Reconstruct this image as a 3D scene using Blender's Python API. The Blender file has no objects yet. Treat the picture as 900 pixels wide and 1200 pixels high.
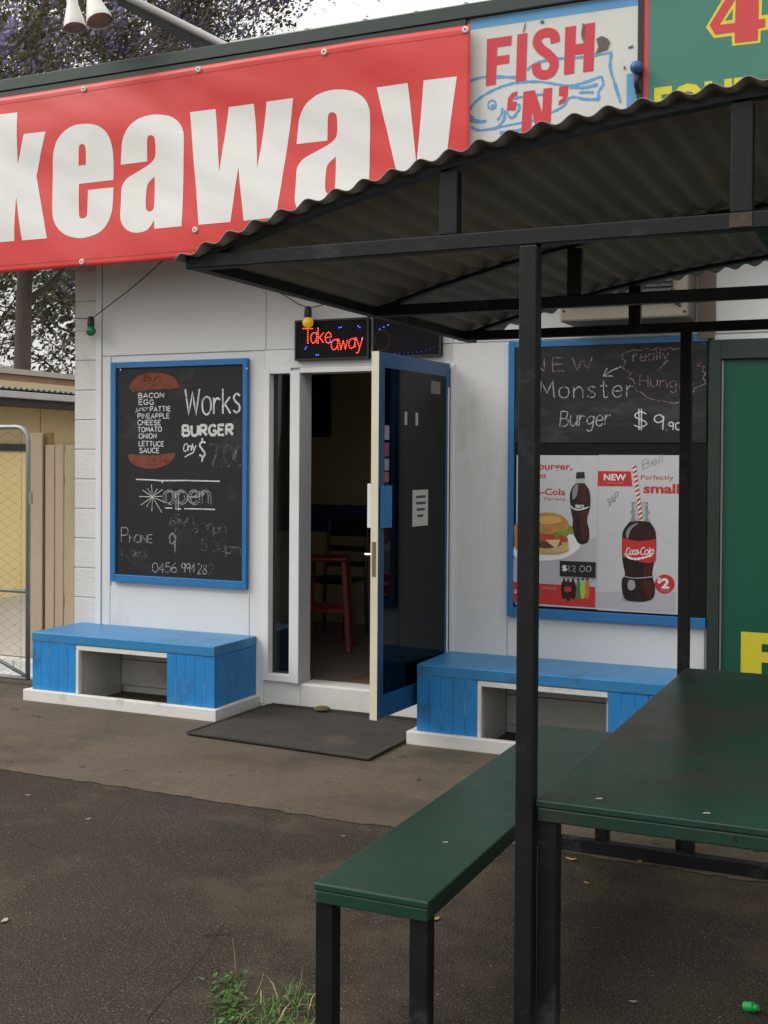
import bpy, bmesh, math, random
from mathutils import Vector, Matrix, noise as mnoise
from mathutils.geometry import tessellate_polygon

random.seed(7)
SC = bpy.context.scene
COL = SC.collection
R = math.radians

# ------------------------------------------------------------------ camera
CAM_H = 1.56
FPX, PPX, PPY = 1387.6, 450.0, 556.63          # photo pixels (900 x 1200)
_p, _yaw, _roll = R(-0.78), R(24.41), R(0.358)
_fwd = Vector((-math.sin(_yaw)*math.cos(_p), math.cos(_yaw)*math.cos(_p), math.sin(_p)))
_right = Vector((math.cos(_yaw), math.sin(_yaw), 0))
_up = _right.cross(_fwd)
CR = math.cos(_roll)*_right + math.sin(_roll)*_up
CU = CR.cross(_fwd)
CAM = Vector((0, 0, CAM_H))
cd = bpy.data.cameras.new('camera')
cam = bpy.data.objects.new('camera', cd); COL.objects.link(cam)
cam.matrix_world = Matrix(((CR.x, CU.x, -_fwd.x, 0), (CR.y, CU.y, -_fwd.y, 0), (CR.z, CU.z, -_fwd.z, CAM_H), (0, 0, 0, 1)))
cd.sensor_fit = 'VERTICAL'; cd.sensor_height = 24.0
cd.lens = FPX/1200*24.0
cd.shift_y = -(600-PPY)/1200
cd.clip_start = 0.05; cd.clip_end = 2000
SC.camera = cam
SC.render.resolution_x = 768; SC.render.resolution_y = 1024

# ------------------------------------------------------------------ sky, sun, exposure
SUN_EL, SUN_ROT = 38, 238          # degrees; sun low on the left of the street, veiled by cloud
w = bpy.data.worlds.new('World'); SC.world = w; w.use_nodes = True
nt = w.node_tree; nt.nodes.clear()
out = nt.nodes.new('ShaderNodeOutputWorld'); bg = nt.nodes.new('ShaderNodeBackground')
sky = nt.nodes.new('ShaderNodeTexSky'); sky.sky_type = 'NISHITA'; sky.sun_disc = False
sky.sun_elevation = R(SUN_EL); sky.sun_rotation = R(SUN_ROT); sky.dust_density = 2.0
tc = nt.nodes.new('ShaderNodeTexCoord'); no = nt.nodes.new('ShaderNodeTexNoise')
no.inputs['Scale'].default_value = 2.2; no.inputs['Detail'].default_value = 6
no.inputs['Roughness'].default_value = 0.55
nt.links.new(tc.outputs['Generated'], no.inputs['Vector'])
cr = nt.nodes.new('ShaderNodeValToRGB')
cr.color_ramp.elements[0].position = 0.3; cr.color_ramp.elements[0].color = (0.5, 0.5, 0.5, 1)
cr.color_ramp.elements[1].position = 0.44; cr.color_ramp.elements[1].color = (0.97, 0.97, 0.97, 1)
mx = nt.nodes.new('ShaderNodeMixRGB'); 
nt.links.new(no.outputs['Fac'], cr.inputs['Fac']); nt.links.new(cr.outputs['Color'], mx.inputs[0])
# overcast cloud deck: the standard overcast luminance, three times brighter overhead than at the horizon
sx_ = nt.nodes.new('ShaderNodeSeparateXYZ'); nt.links.new(tc.outputs['Generated'], sx_.inputs[0])
mr = nt.nodes.new('ShaderNodeMapRange'); mr.inputs['From Min'].default_value = 0; mr.inputs['From Max'].default_value = 1
mr.inputs['To Min'].default_value = 1/3; mr.inputs['To Max'].default_value = 1.0; nt.links.new(sx_.outputs['Z'], mr.inputs['Value'])
vm = nt.nodes.new('ShaderNodeMixRGB'); vm.blend_type = 'MULTIPLY'; vm.inputs[0].default_value = 1; vm.inputs[1].default_value = (13.0, 12.8, 12.5, 1)
nt.links.new(mr.outputs['Result'], vm.inputs[2]); nt.links.new(vm.outputs['Color'], mx.inputs[2])
nt.links.new(sky.outputs['Color'], mx.inputs[1]); nt.links.new(mx.outputs['Color'], bg.inputs['Color'])
bg.inputs['Strength'].default_value = 0.12
nt.links.new(bg.outputs['Background'], out.inputs['Surface'])
sd = bpy.data.lights.new('sun', 'SUN'); sd.energy = 1.3; sd.angle = R(35); sd.color = (1, 0.965, 0.92)
sun = bpy.data.objects.new('sun', sd); COL.objects.link(sun)
_az = R(SUN_ROT)
_sv = Vector((math.sin(_az)*math.cos(R(SUN_EL)), math.cos(_az)*math.cos(R(SUN_EL)), math.sin(R(SUN_EL))))
sun.rotation_euler = _sv.to_track_quat('Z', 'Y').to_euler(); sun.location = (0, -10, 20)
SC.view_settings.view_transform = 'Standard'; SC.view_settings.look = 'None'
SC.view_settings.gamma = 1; SC.view_settings.use_curve_mapping = False
SC.view_settings.exposure = 0.42
SC.render.engine = 'CYCLES'

# ------------------------------------------------------------------ pixel -> place
def ray(x, y):
    return CR*((x-PPX)/FPX) - CU*((y-PPY)/FPX) + _fwd
def onY(x, y, Y):
    d = ray(x, y); return CAM + d*(Y/d.y)
def onX(x, y, X):
    d = ray(x, y); return CAM + d*(X/d.x)
def onZ(x, y, z=0.0):
    d = ray(x, y); return CAM + d*((z-CAM_H)/d.z)

# ------------------------------------------------------------------ materials
MATS = {}
def mat(name, col, rough=0.6, var=0.0, vscale=3.0, dark=None, spots=0.0, bump=0.0, bscale=60.0,
        metal=0.0, spec=0.5, stretch=(1, 1, 1), grime=None, gscale=1.5, gcov=0.55, emit=None, estr=0.0,
        trans=0.0, chips=None, chipcov=0.68, chipscale=25.0, fine=0.0):
    """col = base colour; var/dark = soft mottling; grime = second stain layer; chips = worn flecks."""
    m = bpy.data.materials.new(name); MATS[name] = m; m.use_nodes = True
    n = m.node_tree.nodes; l = m.node_tree.links
    b = n['Principled BSDF']
    b.inputs['Base Color'].default_value = (*col, 1); b.inputs['Roughness'].default_value = rough
    b.inputs['Metallic'].default_value = metal; b.inputs['Specular IOR Level'].default_value = spec
    if trans: b.inputs['Transmission Weight'].default_value = trans
    if emit:
        b.inputs['Emission Color'].default_value = (*emit, 1); b.inputs['Emission Strength'].default_value = estr
    g = n.new('ShaderNodeNewGeometry'); mp = n.new('ShaderNodeMapping'); mp.inputs['Scale'].default_value = stretch
    l.new(g.outputs['Position'], mp.inputs['Vector'])
    def noise(scale, detail=6, rgh=0.6):
        t = n.new('ShaderNodeTexNoise'); t.inputs['Scale'].default_value = scale
        t.inputs['Detail'].default_value = detail; t.inputs['Roughness'].default_value = rgh
        l.new(mp.outputs['Vector'], t.inputs['Vector']); return t.outputs['Fac']
    def ramp(src, a, b_):
        r = n.new('ShaderNodeMapRange'); r.inputs['From Min'].default_value = a; r.inputs['From Max'].default_value = b_
        r.clamp = True; l.new(src, r.inputs['Value']); return r.outputs['Result']
    cur = None
    def layer(fac, c2):
        nonlocal cur
        mm = n.new('ShaderNodeMixRGB'); l.new(fac, mm.inputs[0])
        if cur is None: mm.inputs[1].default_value = (*col, 1)
        else: l.new(cur, mm.inputs[1])
        mm.inputs[2].default_value = (*c2, 1); cur = mm.outputs[0]
    if var:
        d = dark or tuple(c*(1-var) for c in col)
        layer(ramp(noise(vscale), 0.3, 0.72), d)
        f = noise(vscale*9, 4); layer(ramp(f, 0.45, 0.95), tuple(c*(1-var*0.6) for c in col))
    if fine:
        layer(ramp(noise(150, 3, .6), .48, .62), tuple(c*(1-fine) for c in col)); layer(ramp(noise(115, 3, .6), .58, .68), tuple(c*(1+fine*1.5) for c in col))
    if grime: layer(ramp(noise(gscale, 8, 0.68), gcov, gcov+0.17), grime)
    if chips: layer(ramp(noise(chipscale, 5, 0.7), chipcov, chipcov+0.03), chips)
    if spots:
        v = n.new('ShaderNodeTexVoronoi'); v.inputs['Scale'].default_value = spots; v.inputs['Randomness'].default_value = 1
        l.new(mp.outputs['Vector'], v.inputs['Vector'])
        layer(ramp(v.outputs['Distance'], 0.17, 0.06), tuple(min(1, c*2.6+0.02) for c in col))
    if cur: l.new(cur, b.inputs['Base Color'])
    if var:
        rr = n.new('ShaderNodeMapRange'); rr.inputs['To Min'].default_value = max(0.05, rough-0.12); rr.inputs['To Max'].default_value = min(1, rough+0.12)
        l.new(noise(vscale*2.3), rr.inputs['Value']); l.new(rr.outputs['Result'], b.inputs['Roughness'])
    if bump:
        bp = n.new('ShaderNodeBump'); bp.inputs['Strength'].default_value = bump; bp.inputs['Distance'].default_value = 0.01
        l.new(noise(bscale, 5), bp.inputs['Height']); l.new(bp.outputs['Normal'], b.inputs['Normal'])
    return m

white_wall = mat('white_wall_paint', (0.7, 0.705, 0.69), 0.55, var=0.07, vscale=1.3, bump=0.15, bscale=25, stretch=(1.6, 1.6, .55), grime=(0.52, 0.5, 0.45), gscale=1.6, gcov=0.6, chips=(0.42, 0.4, 0.36), chipcov=0.74, chipscale=30)
white_trim = mat('white_trim_paint', (0.74, 0.75, 0.75), 0.5, var=0.1, vscale=4, bump=0.1, bscale=40, grime=(0.45, 0.42, 0.36), gscale=5, gcov=0.66)
block_white = mat('painted_block', (0.68, 0.675, 0.65), 0.65, var=0.08, vscale=5, bump=0.5, bscale=90, grime=(0.52, 0.49, 0.43), gscale=3, gcov=0.64)
mortar = mat('painted_mortar', (0.5, 0.49, 0.46), 0.8, var=0.1)
plinth_white = mat('scuffed_white_plinth', (0.7, 0.69, 0.65), 0.6, var=0.12, vscale=5, grime=(0.33, 0.29, 0.23), gscale=6, gcov=0.6, bump=0.2, bscale=40)
bench_blue = mat('bench_blue_paint', (0.014, 0.25, 0.62), 0.42, var=0.2, vscale=5, dark=(0.018, 0.17, 0.43), bump=0.15, bscale=50, stretch=(1.6, 1.6, .7), grime=(0.02, 0.1, 0.22), gscale=4, gcov=0.56, chips=(0.4, 0.5, 0.58), chipcov=0.71, chipscale=36)
bench_blue_top = mat('bench_top_blue_paint', (0.03, 0.22, 0.48), 0.38, var=0.18, vscale=5, bump=0.12, bscale=50, grime=(0.035, 0.11, 0.2), gscale=4, gcov=0.55, chips=(0.35, 0.45, 0.5), chipcov=0.75, chipscale=30)
frame_blue = mat('frame_blue_paint', (0.02, 0.17, 0.42), 0.4, var=0.12, vscale=6, bump=0.05)
door_blue = mat('door_blue_paint', (0.009, 0.07, 0.19), 0.4, var=0.12, vscale=5, chips=(0.2, 0.32, 0.42), chipcov=0.77, chipscale=30)
door_cream = mat('door_edge_cream', (0.68, 0.62, 0.46), 0.55, var=0.1, vscale=6, chips=(0.3, 0.24, 0.14), chipcov=0.74, chipscale=40)
board_black = mat('chalkboard_black', (0.017, 0.017, 0.018), 0.55, var=0.2, vscale=4, grime=(0.045, 0.046, 0.047), gscale=2.6, gcov=0.56, spec=0.3)
board_black2 = mat('chalkboard_dusty', (0.02, 0.02, 0.02), 0.6, var=0.2, vscale=4, grime=(0.06, 0.06, 0.06), gscale=2.4, gcov=0.52, stretch=(.6, 1, 2), spec=0.3)
panel_black = mat('black_panel', (0.008, 0.008, 0.008), 0.5, spec=0.2)
banner_red = mat('banner_vinyl_red', (0.68, 0.05, 0.045), 0.4, var=0.08, vscale=2, bump=0.15, bscale=6, stretch=(.8, 1, 1.2), grime=(.6, .07, .06), gscale=3, gcov=.6)
banner_white = mat('banner_vinyl_white', (0.78, 0.775, 0.76), 0.4, var=0.05, vscale=2, bump=0.15, bscale=6, stretch=(.8, 1, 1.2), grime=(.68, .67, .64), gscale=3, gcov=.6)
sign_white = mat('weathered_sign_white', (0.63, 0.64, 0.61), 0.6, var=0.08, vscale=3, grime=(0.42, 0.4, 0.34), gscale=2.6, gcov=0.6, chips=(0.16, 0.14, 0.12), chipcov=0.775, chipscale=13)
sign_red = mat('sign_red_lettering', (0.6, 0.035, 0.055), 0.5, var=0.08, chips=(0.5, 0.45, 0.42), chipcov=0.78, chipscale=14)
sign_blue = mat('sign_blue_brush', (0.12, 0.36, 0.66), 0.6, var=0.2, vscale=9)
sign_green = mat('sign_green_print', (0.045, 0.2, 0.145), 0.4, var=0.05)
panel_green = mat('shutter_green', (0.006, 0.095, 0.052), 0.35, var=0.1, vscale=2.5, grime=(0.012, 0.11, 0.07), gscale=2, gcov=0.6)
frame_green = mat('frame_dark_green', (0.018, 0.036, 0.024), 0.5, var=0.2, vscale=5)
cap_green = mat('roof_capping_green', (0.02, 0.04, 0.03), 0.45, var=0.2, vscale=3, grime=(0.05, 0.05, 0.04), gscale=4, gcov=0.58)
sign_yellow = mat('sign_yellow_print', (0.68, 0.6, 0.03), 0.4, var=0.04)
sign_red2 = mat('sign_red_print', (0.6, 0.05, 0.06), 0.4, var=0.04)
table_green = mat('table_green_paint', (0.012, 0.043, 0.027), 0.33, var=0.3, vscale=2.2, bump=0.08, bscale=30, grime=(0.034, 0.033, 0.026), gscale=2.2, gcov=0.46, chips=(0.013, 0.014, 0.011), chipcov=0.65, chipscale=6)
bench_green = mat('seat_green_paint', (0.011, 0.05, 0.03), 0.36, var=0.25, vscale=2.6, grime=(0.018, 0.042, 0.028), gscale=2.2, gcov=0.52, bump=0.08, bscale=30, chips=(0.05, 0.09, 0.07), chipcov=0.77, chipscale=26)
steel_black = mat('black_painted_steel', (0.008, 0.008, 0.009), 0.5, var=0.3, vscale=7, spec=0.3, bump=0.1, bscale=80, grime=(0.045, 0.045, 0.05), gscale=6, gcov=0.56, chips=(0.16, 0.09, 0.05), chipcov=0.755, chipscale=22)  # pale grime layer is dust and painted highlights together
roof_under = mat('weathered_roof_sheet', (0.27, 0.25, 0.225), 0.6, var=0.3, vscale=2.5, grime=(0.34, 0.275, 0.205), gscale=1.6, gcov=0.52, stretch=(2.5, .5, 1), bump=0.05)
galv = mat('galvanised_steel', (0.36, 0.37, 0.38), 0.45, var=0.2, vscale=8, metal=0.6)
conduit_grey = mat('conduit_grey', (0.4, 0.4, 0.4), 0.5, var=0.15, vscale=6)
asphalt = mat('asphalt', (0.072, 0.057, 0.043), 0.92, var=0.5, vscale=1.3, dark=(0.036, 0.029, 0.023), grime=(0.105, 0.082, 0.058), gscale=0.9, gcov=0.5, spots=55, bump=1.0, bscale=120, spec=0.2, fine=0.75, chips=(0.025, 0.021, 0.018), chipcov=.66, chipscale=6)
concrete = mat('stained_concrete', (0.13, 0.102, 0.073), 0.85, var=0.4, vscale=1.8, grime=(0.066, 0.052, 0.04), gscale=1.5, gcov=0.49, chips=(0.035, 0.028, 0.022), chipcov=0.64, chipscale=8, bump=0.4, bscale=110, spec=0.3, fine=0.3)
concrete_pale = mat('pale_driveway_concrete', (0.46, 0.42, 0.35), 0.85, var=0.15, vscale=1.5, grime=(0.28, 0.23, 0.18), gscale=1.2, gcov=0.58, bump=0.3)
mat_rubber = mat('rubber_mat', (0.055, 0.046, 0.037), 0.9, var=0.35, vscale=4, grime=(0.1, 0.08, 0.06), gscale=3, gcov=0.55, bump=0.6, bscale=160)
cream_paling = mat('paling_cream_paint', (0.5, 0.4, 0.27), 0.7, var=0.15, vscale=3, bump=0.3, bscale=50, stretch=(3, 3, .5), grime=(0.4, 0.3, 0.17), gscale=3, gcov=0.62)
ochre = mat('ochre_board', (0.26, 0.19, 0.07), 0.7, var=0.15)
yellow_wall = mat('yellow_rendered_wall', (0.78, 0.62, 0.3), 0.75, var=0.08, vscale=1.5, bump=0.2)
tan_wall = mat('tan_clad_wall', (0.56, 0.43, 0.24), 0.75, var=0.12, vscale=1.2, bump=0.2)
dark_fascia = mat('dark_fascia', (0.035, 0.032, 0.034), 0.6, var=0.3, vscale=4)
old_roof = mat('old_corrugated_roof', (0.3, 0.29, 0.27), 0.6, var=0.25, vscale=3, grime=(0.25, 0.12, 0.06), gscale=2, gcov=0.58)
led_case = mat('led_sign_black', (0.006, 0.005, 0.007), 0.5, spec=0.12)
led_red = mat('led_red', (0.5, 0.02, 0.01), 0.4, emit=(1, 0.07, 0.03), estr=2.6)
led_blue = mat('led_blue', (0.02, 0.04, 0.5), 0.4, emit=(0.06, 0.12, 1), estr=2.0)
led_off = mat('led_unlit_red', (0.16, 0.035, 0.03), 0.4)
led_blue_dim = mat('led_blue_dim', (0.02, 0.03, 0.3), 0.4, emit=(0.08, 0.1, 1), estr=0.35)
bulb_yellow = mat('bulb_yellow', (0.85, 0.5, 0.02), 0.25, emit=(1, 0.55, 0.03), estr=0.12)
bulb_green = mat('bulb_green', (0.01, 0.2, 0.09), 0.2)
rubber_black = mat('socket_black', (0.012, 0.013, 0.012), 0.5)
flood_white = mat('flood_lamp_white', (0.66, 0.66, 0.6), 0.4, var=0.1, vscale=20)
flood_lens = mat('flood_lens_pinkish', (0.33, 0.25, 0.23), 0.25, var=0.2, vscale=30)
ac_cream = mat('aircon_case_cream', (0.2, 0.175, 0.14), 0.5, var=0.15, vscale=5, grime=(0.22, 0.17, 0.12), gscale=5, gcov=0.58)  # case colour darkened to carry the shade under the shelter roof
ac_dark = mat('aircon_grille_dark', (0.05, 0.05, 0.048), 0.6, var=0.2)
brown_pipe = mat('brown_conduit_box', (0.17, 0.13, 0.1), 0.6, var=0.25, vscale=5)
steel = mat('brushed_steel', (0.55, 0.54, 0.5), 0.35, metal=0.9, var=0.1)
brass = mat('worn_brass_lock', (0.3, 0.22, 0.12), 0.45, metal=0.6, var=0.4, vscale=40)
paper = mat('notice_paper', (0.5, 0.49, 0.45), 0.6, var=0.08)
ink = mat('notice_ink', (0.06, 0.06, 0.06), 0.7)
poster_white = mat('poster_gloss_white', (0.55, 0.56, 0.58), 0.3, var=0.1, vscale=2.2, bump=.12, bscale=7)
int_wall = mat('interior_wall_cream', (0.55, 0.45, 0.3), 0.7, var=0.06)
int_floor = mat('interior_floor', (0.2, 0.17, 0.145), 0.35, var=0.2, vscale=3)
int_mat = mat('interior_mat_brown', (0.16, 0.07, 0.03), 0.9, var=0.3, vscale=20)
red_metal = mat('red_painted_metal', (0.2, 0.008, 0.008), 0.35)
black_metal = mat('black_chair_metal', (0.012, 0.012, 0.013), 0.4)
counter_blue = mat('counter_blue', (0.02, 0.05, 0.14), 0.5)
bark = mat('tree_bark', (0.1, 0.075, 0.06), 0.9, var=0.4, vscale=4, bump=0.8, bscale=14, stretch=(1, 1, .3))
twig = mat('twig_bark', (0.19, 0.155, 0.13), 0.9, var=0.3, vscale=6)
grass_m = mat('grass_blade', (0.085, 0.17, 0.03), 0.6, var=0.3, vscale=20, dark=(0.06, 0.11, 0.02))
weed_m = mat('weed_leaf', (0.075, 0.16, 0.03), 0.6, var=0.3, vscale=20)
straw_m = mat('dry_grass_blade', (0.4, 0.33, 0.16), 0.7, var=0.2, vscale=20)
leaf_dry = mat('fallen_leaf', (0.5, 0.33, 0.06), 0.7, var=0.3, vscale=30)
litter_white = mat('litter_white', (0.36, 0.34, 0.3), 0.7, var=0.2, vscale=40)
cap_plastic = mat('bottle_cap_green', (0.01, 0.33, 0.07), 0.3)
crack_dark = mat('crack_dark', (0.03, 0.025, 0.02), 1.0)
wire_m = mat('wire_dark', (0.05, 0.05, 0.048), 0.5, metal=0.3)

def leafmat(name, cols):
    m = bpy.data.materials.new(name); m.use_nodes = True; n = m.node_tree.nodes; l = m.node_tree.links
    b = n['Principled BSDF']; b.inputs['Roughness'].default_value = 0.55
    g = n.new('ShaderNodeNewGeometry'); r = n.new('ShaderNodeValToRGB')
    r.color_ramp.elements[0].color = (*cols[0], 1); r.color_ramp.elements[1].color = (*cols[-1], 1)
    for i, c in enumerate(cols[1:-1]):
        e = r.color_ramp.elements.new((i+1)/(len(cols)-1)); e.color = (*c, 1)
    l.new(g.outputs['Random Per Island'], r.inputs['Fac']); l.new(r.outputs['Color'], b.inputs['Base Color'])
    t = n.new('ShaderNodeBsdfTranslucent'); l.new(r.outputs['Color'], t.inputs['Color'])
    ms = n.new('ShaderNodeMixShader'); ms.inputs[0].default_value = 0.3
    l.new(b.outputs[0], ms.inputs[1]); l.new(t.outputs[0], ms.inputs[2]); l.new(ms.outputs[0], n['Material Output'].inputs['Surface'])
    return m
leaf_green = leafmat('leaf_green', [(0.04, 0.05, 0.018), (0.07, 0.085, 0.028), (0.11, 0.115, 0.04), (0.09, 0.07, 0.045)])
leaf_dark = leafmat('leaf_dark_green', [(0.02, 0.03, 0.014), (0.045, 0.06, 0.025), (0.08, 0.085, 0.035)])
blossom_m = leafmat('blossom_purple', [(0.16, 0.12, 0.25), (0.25, 0.2, 0.38), (0.4, 0.34, 0.53)])

def glassmat(name, tint, refl=1.0):
    m = bpy.data.materials.new(name); m.use_nodes = True; n = m.node_tree.nodes; l = m.node_tree.links
    n.remove(n['Principled BSDF'])
    t = n.new('ShaderNodeBsdfTransparent'); t.inputs['Color'].default_value = (*tint, 1)
    g = n.new('ShaderNodeBsdfGlossy'); g.inputs['Roughness'].default_value = 0.02; g.inputs['Color'].default_value = (refl, refl, refl, 1)
    f = n.new('ShaderNodeFresnel'); f.inputs['IOR'].default_value = 1.5
    ms = n.new('ShaderNodeMixShader'); l.new(f.outputs[0], ms.inputs[0]); l.new(t.outputs[0], ms.inputs[1]); l.new(g.outputs[0], ms.inputs[2])
    l.new(ms.outputs[0], n['Material Output'].inputs['Surface']); return m
def filmglass(name, tint, film, refl):
    m = glassmat(name, tint, refl); n = m.node_tree.nodes; l = m.node_tree.links
    t = [q for q in n if q.type == 'BSDF_TRANSPARENT'][0]; ms = [q for q in n if q.type == 'MIX_SHADER'][0]
    d = n.new('ShaderNodeBsdfDiffuse'); d.inputs['Color'].default_value = (*film, 1); a = n.new('ShaderNodeAddShader')
    l.new(t.outputs[0], a.inputs[0]); l.new(d.outputs[0], a.inputs[1]); l.new(a.outputs[0], ms.inputs[1]); return m
glass = glassmat('window_glass', (0.55, 0.57, 0.58))
tint_glass = filmglass('tinted_door_glass', (0.07, 0.07, 0.075), (.036, .037, .043), 0.05)

def chalkmat(name, col, dens):
    m = bpy.data.materials.new(name); m.use_nodes = True; n = m.node_tree.nodes; l = m.node_tree.links
    b = n['Principled BSDF']; b.inputs['Base Color'].default_value = (*col, 1); b.inputs['Roughness'].default_value = 0.9
    g = n.new('ShaderNodeNewGeometry'); t = n.new('ShaderNodeTexNoise'); t.inputs['Scale'].default_value = 190; t.inputs['Detail'].default_value = 3
    l.new(g.outputs['Position'], t.inputs['Vector'])
    r = n.new('ShaderNodeMapRange'); r.inputs['From Min'].default_value = 0.62-dens*0.45; r.inputs['From Max'].default_value = 0.9-dens*0.45; r.inputs['To Max'].default_value = min(1, dens+.15)
    t2 = n.new('ShaderNodeTexNoise'); t2.inputs['Scale'].default_value = 16; t2.inputs['Detail'].default_value = 4
    l.new(g.outputs['Position'], t2.inputs['Vector']); ad = n.new('ShaderNodeMath'); ad.operation = 'MULTIPLY_ADD'; ad.inputs[1].default_value = .55; ad.inputs[2].default_value = -.27
    l.new(t2.outputs['Fac'], ad.inputs[0]); sm = n.new('ShaderNodeMath'); l.new(t.outputs['Fac'], sm.inputs[0]); l.new(ad.outputs[0], sm.inputs[1]); l.new(sm.outputs[0], r.inputs['Value'])
    tr = n.new('ShaderNodeBsdfTransparent'); ms = n.new('ShaderNodeMixShader')
    l.new(r.outputs[0], ms.inputs[0]); l.new(tr.outputs[0], ms.inputs[1]); l.new(b.outputs[0], ms.inputs[2])
    l.new(ms.outputs[0], n['Material Output'].inputs['Surface']); return m
chalk = chalkmat('chalk_white', (0.62, 0.64, 0.62), 0.95)
chalk_mid = chalkmat('chalk_grey', (0.5, 0.5, 0.49), 0.7)
chalk_faint = chalkmat('chalk_faint', (0.4, 0.4, 0.4), 0.34)
chalk_pink = chalkmat('chalk_pinkish', (0.4, 0.3, 0.29), 0.6)
chalk_brown = chalkmat('chalk_bun_brown', (0.2, 0.055, 0.03), 0.95)
chalk_brown_hi = chalkmat('chalk_bun_light', (0.28, 0.1, 0.06), 0.55)
chalk_brown_lo = chalkmat('chalk_bun_dark', (0.14, 0.03, 0.018), 0.7)
def pm(name, c, rough=0.32): return mat('print_'+name, c, rough)
P_red = pm('red', (0.5, 0.03, 0.028)); P_dark = mat('print_cola_dark', (0.014, 0.008, 0.008), .3, var=.4, vscale=18, grime=(.06, .014, .013), gscale=11, gcov=.55, stretch=(2.5, 1, .7)); P_cola = mat('print_cola_red_brown', (0.085, 0.013, 0.012), .3, var=.5, vscale=16, grime=(.03, .008, .008), gscale=14, gcov=.5, stretch=(2.5, 1, .7)); P_cola2 = mat('print_cola_mid', (0.04, 0.01, 0.009), .3, var=.5, vscale=16, grime=(.1, .03, .025), gscale=14, gcov=.6, stretch=(2.5, 1, .8))
P_white = pm('white', (0.74, 0.74, 0.74)); P_grey = pm('grey', (0.3, 0.31, 0.32)); P_glass = pm('glass_grey', (0.22, 0.24, 0.25)); P_lg = pm('light_grey', (0.42, 0.43, 0.45)); P_black = pm('black', (0.015, 0.015, 0.016))
P_bun = mat('print_bun', (0.52, 0.25, 0.06), .3, var=.3, vscale=14, grime=(.6, .38, .14), gscale=22, gcov=.55); P_bun2 = mat('print_bun_pale', (0.6, 0.42, 0.2), .3, var=.25, vscale=20); P_bun3 = pm('bun_highlight', (0.62, 0.36, 0.1)); P_let = mat('print_lettuce', (0.25, 0.36, 0.035), .3, var=.5, vscale=25, grime=(.45, .5, .15), gscale=30, gcov=.55); P_tom = pm('tomato', (0.45, 0.05, 0.02)); P_meat = pm('patty', (0.1, 0.04, 0.02)); P_cheese = pm('cheese', (0.62, 0.5, 0.25)); P_fry = pm('chips', (0.5, 0.2, 0.05))
P_lime = pm('lime', (0.36, 0.5, 0.08)); P_green = pm('green', (0.02, 0.2, 0.06)); P_orange = pm('orange', (0.55, 0.16, 0.03)); P_pencil = pm('pen_scribble', (0.2, 0.2, 0.2))

# ------------------------------------------------------------------ builders
WL = {}                                   # world location of every object
def wloc(o): return WL.get(o.name, Vector((0, 0, 0))) if o else Vector((0, 0, 0))
def tag(o, label=None, cat=None, group=None, kind=None):
    if label: o['label'] = label
    if cat: o['category'] = cat
    if group: o['group'] = group
    if kind: o['kind'] = kind
    return o
def thing(name, loc, label, cat, group=None):
    o = bpy.data.objects.new(name, None); COL.objects.link(o); o.location = loc; o.empty_display_size = 0.1
    WL[o.name] = Vector(loc); return tag(o, label, cat, group)

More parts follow.
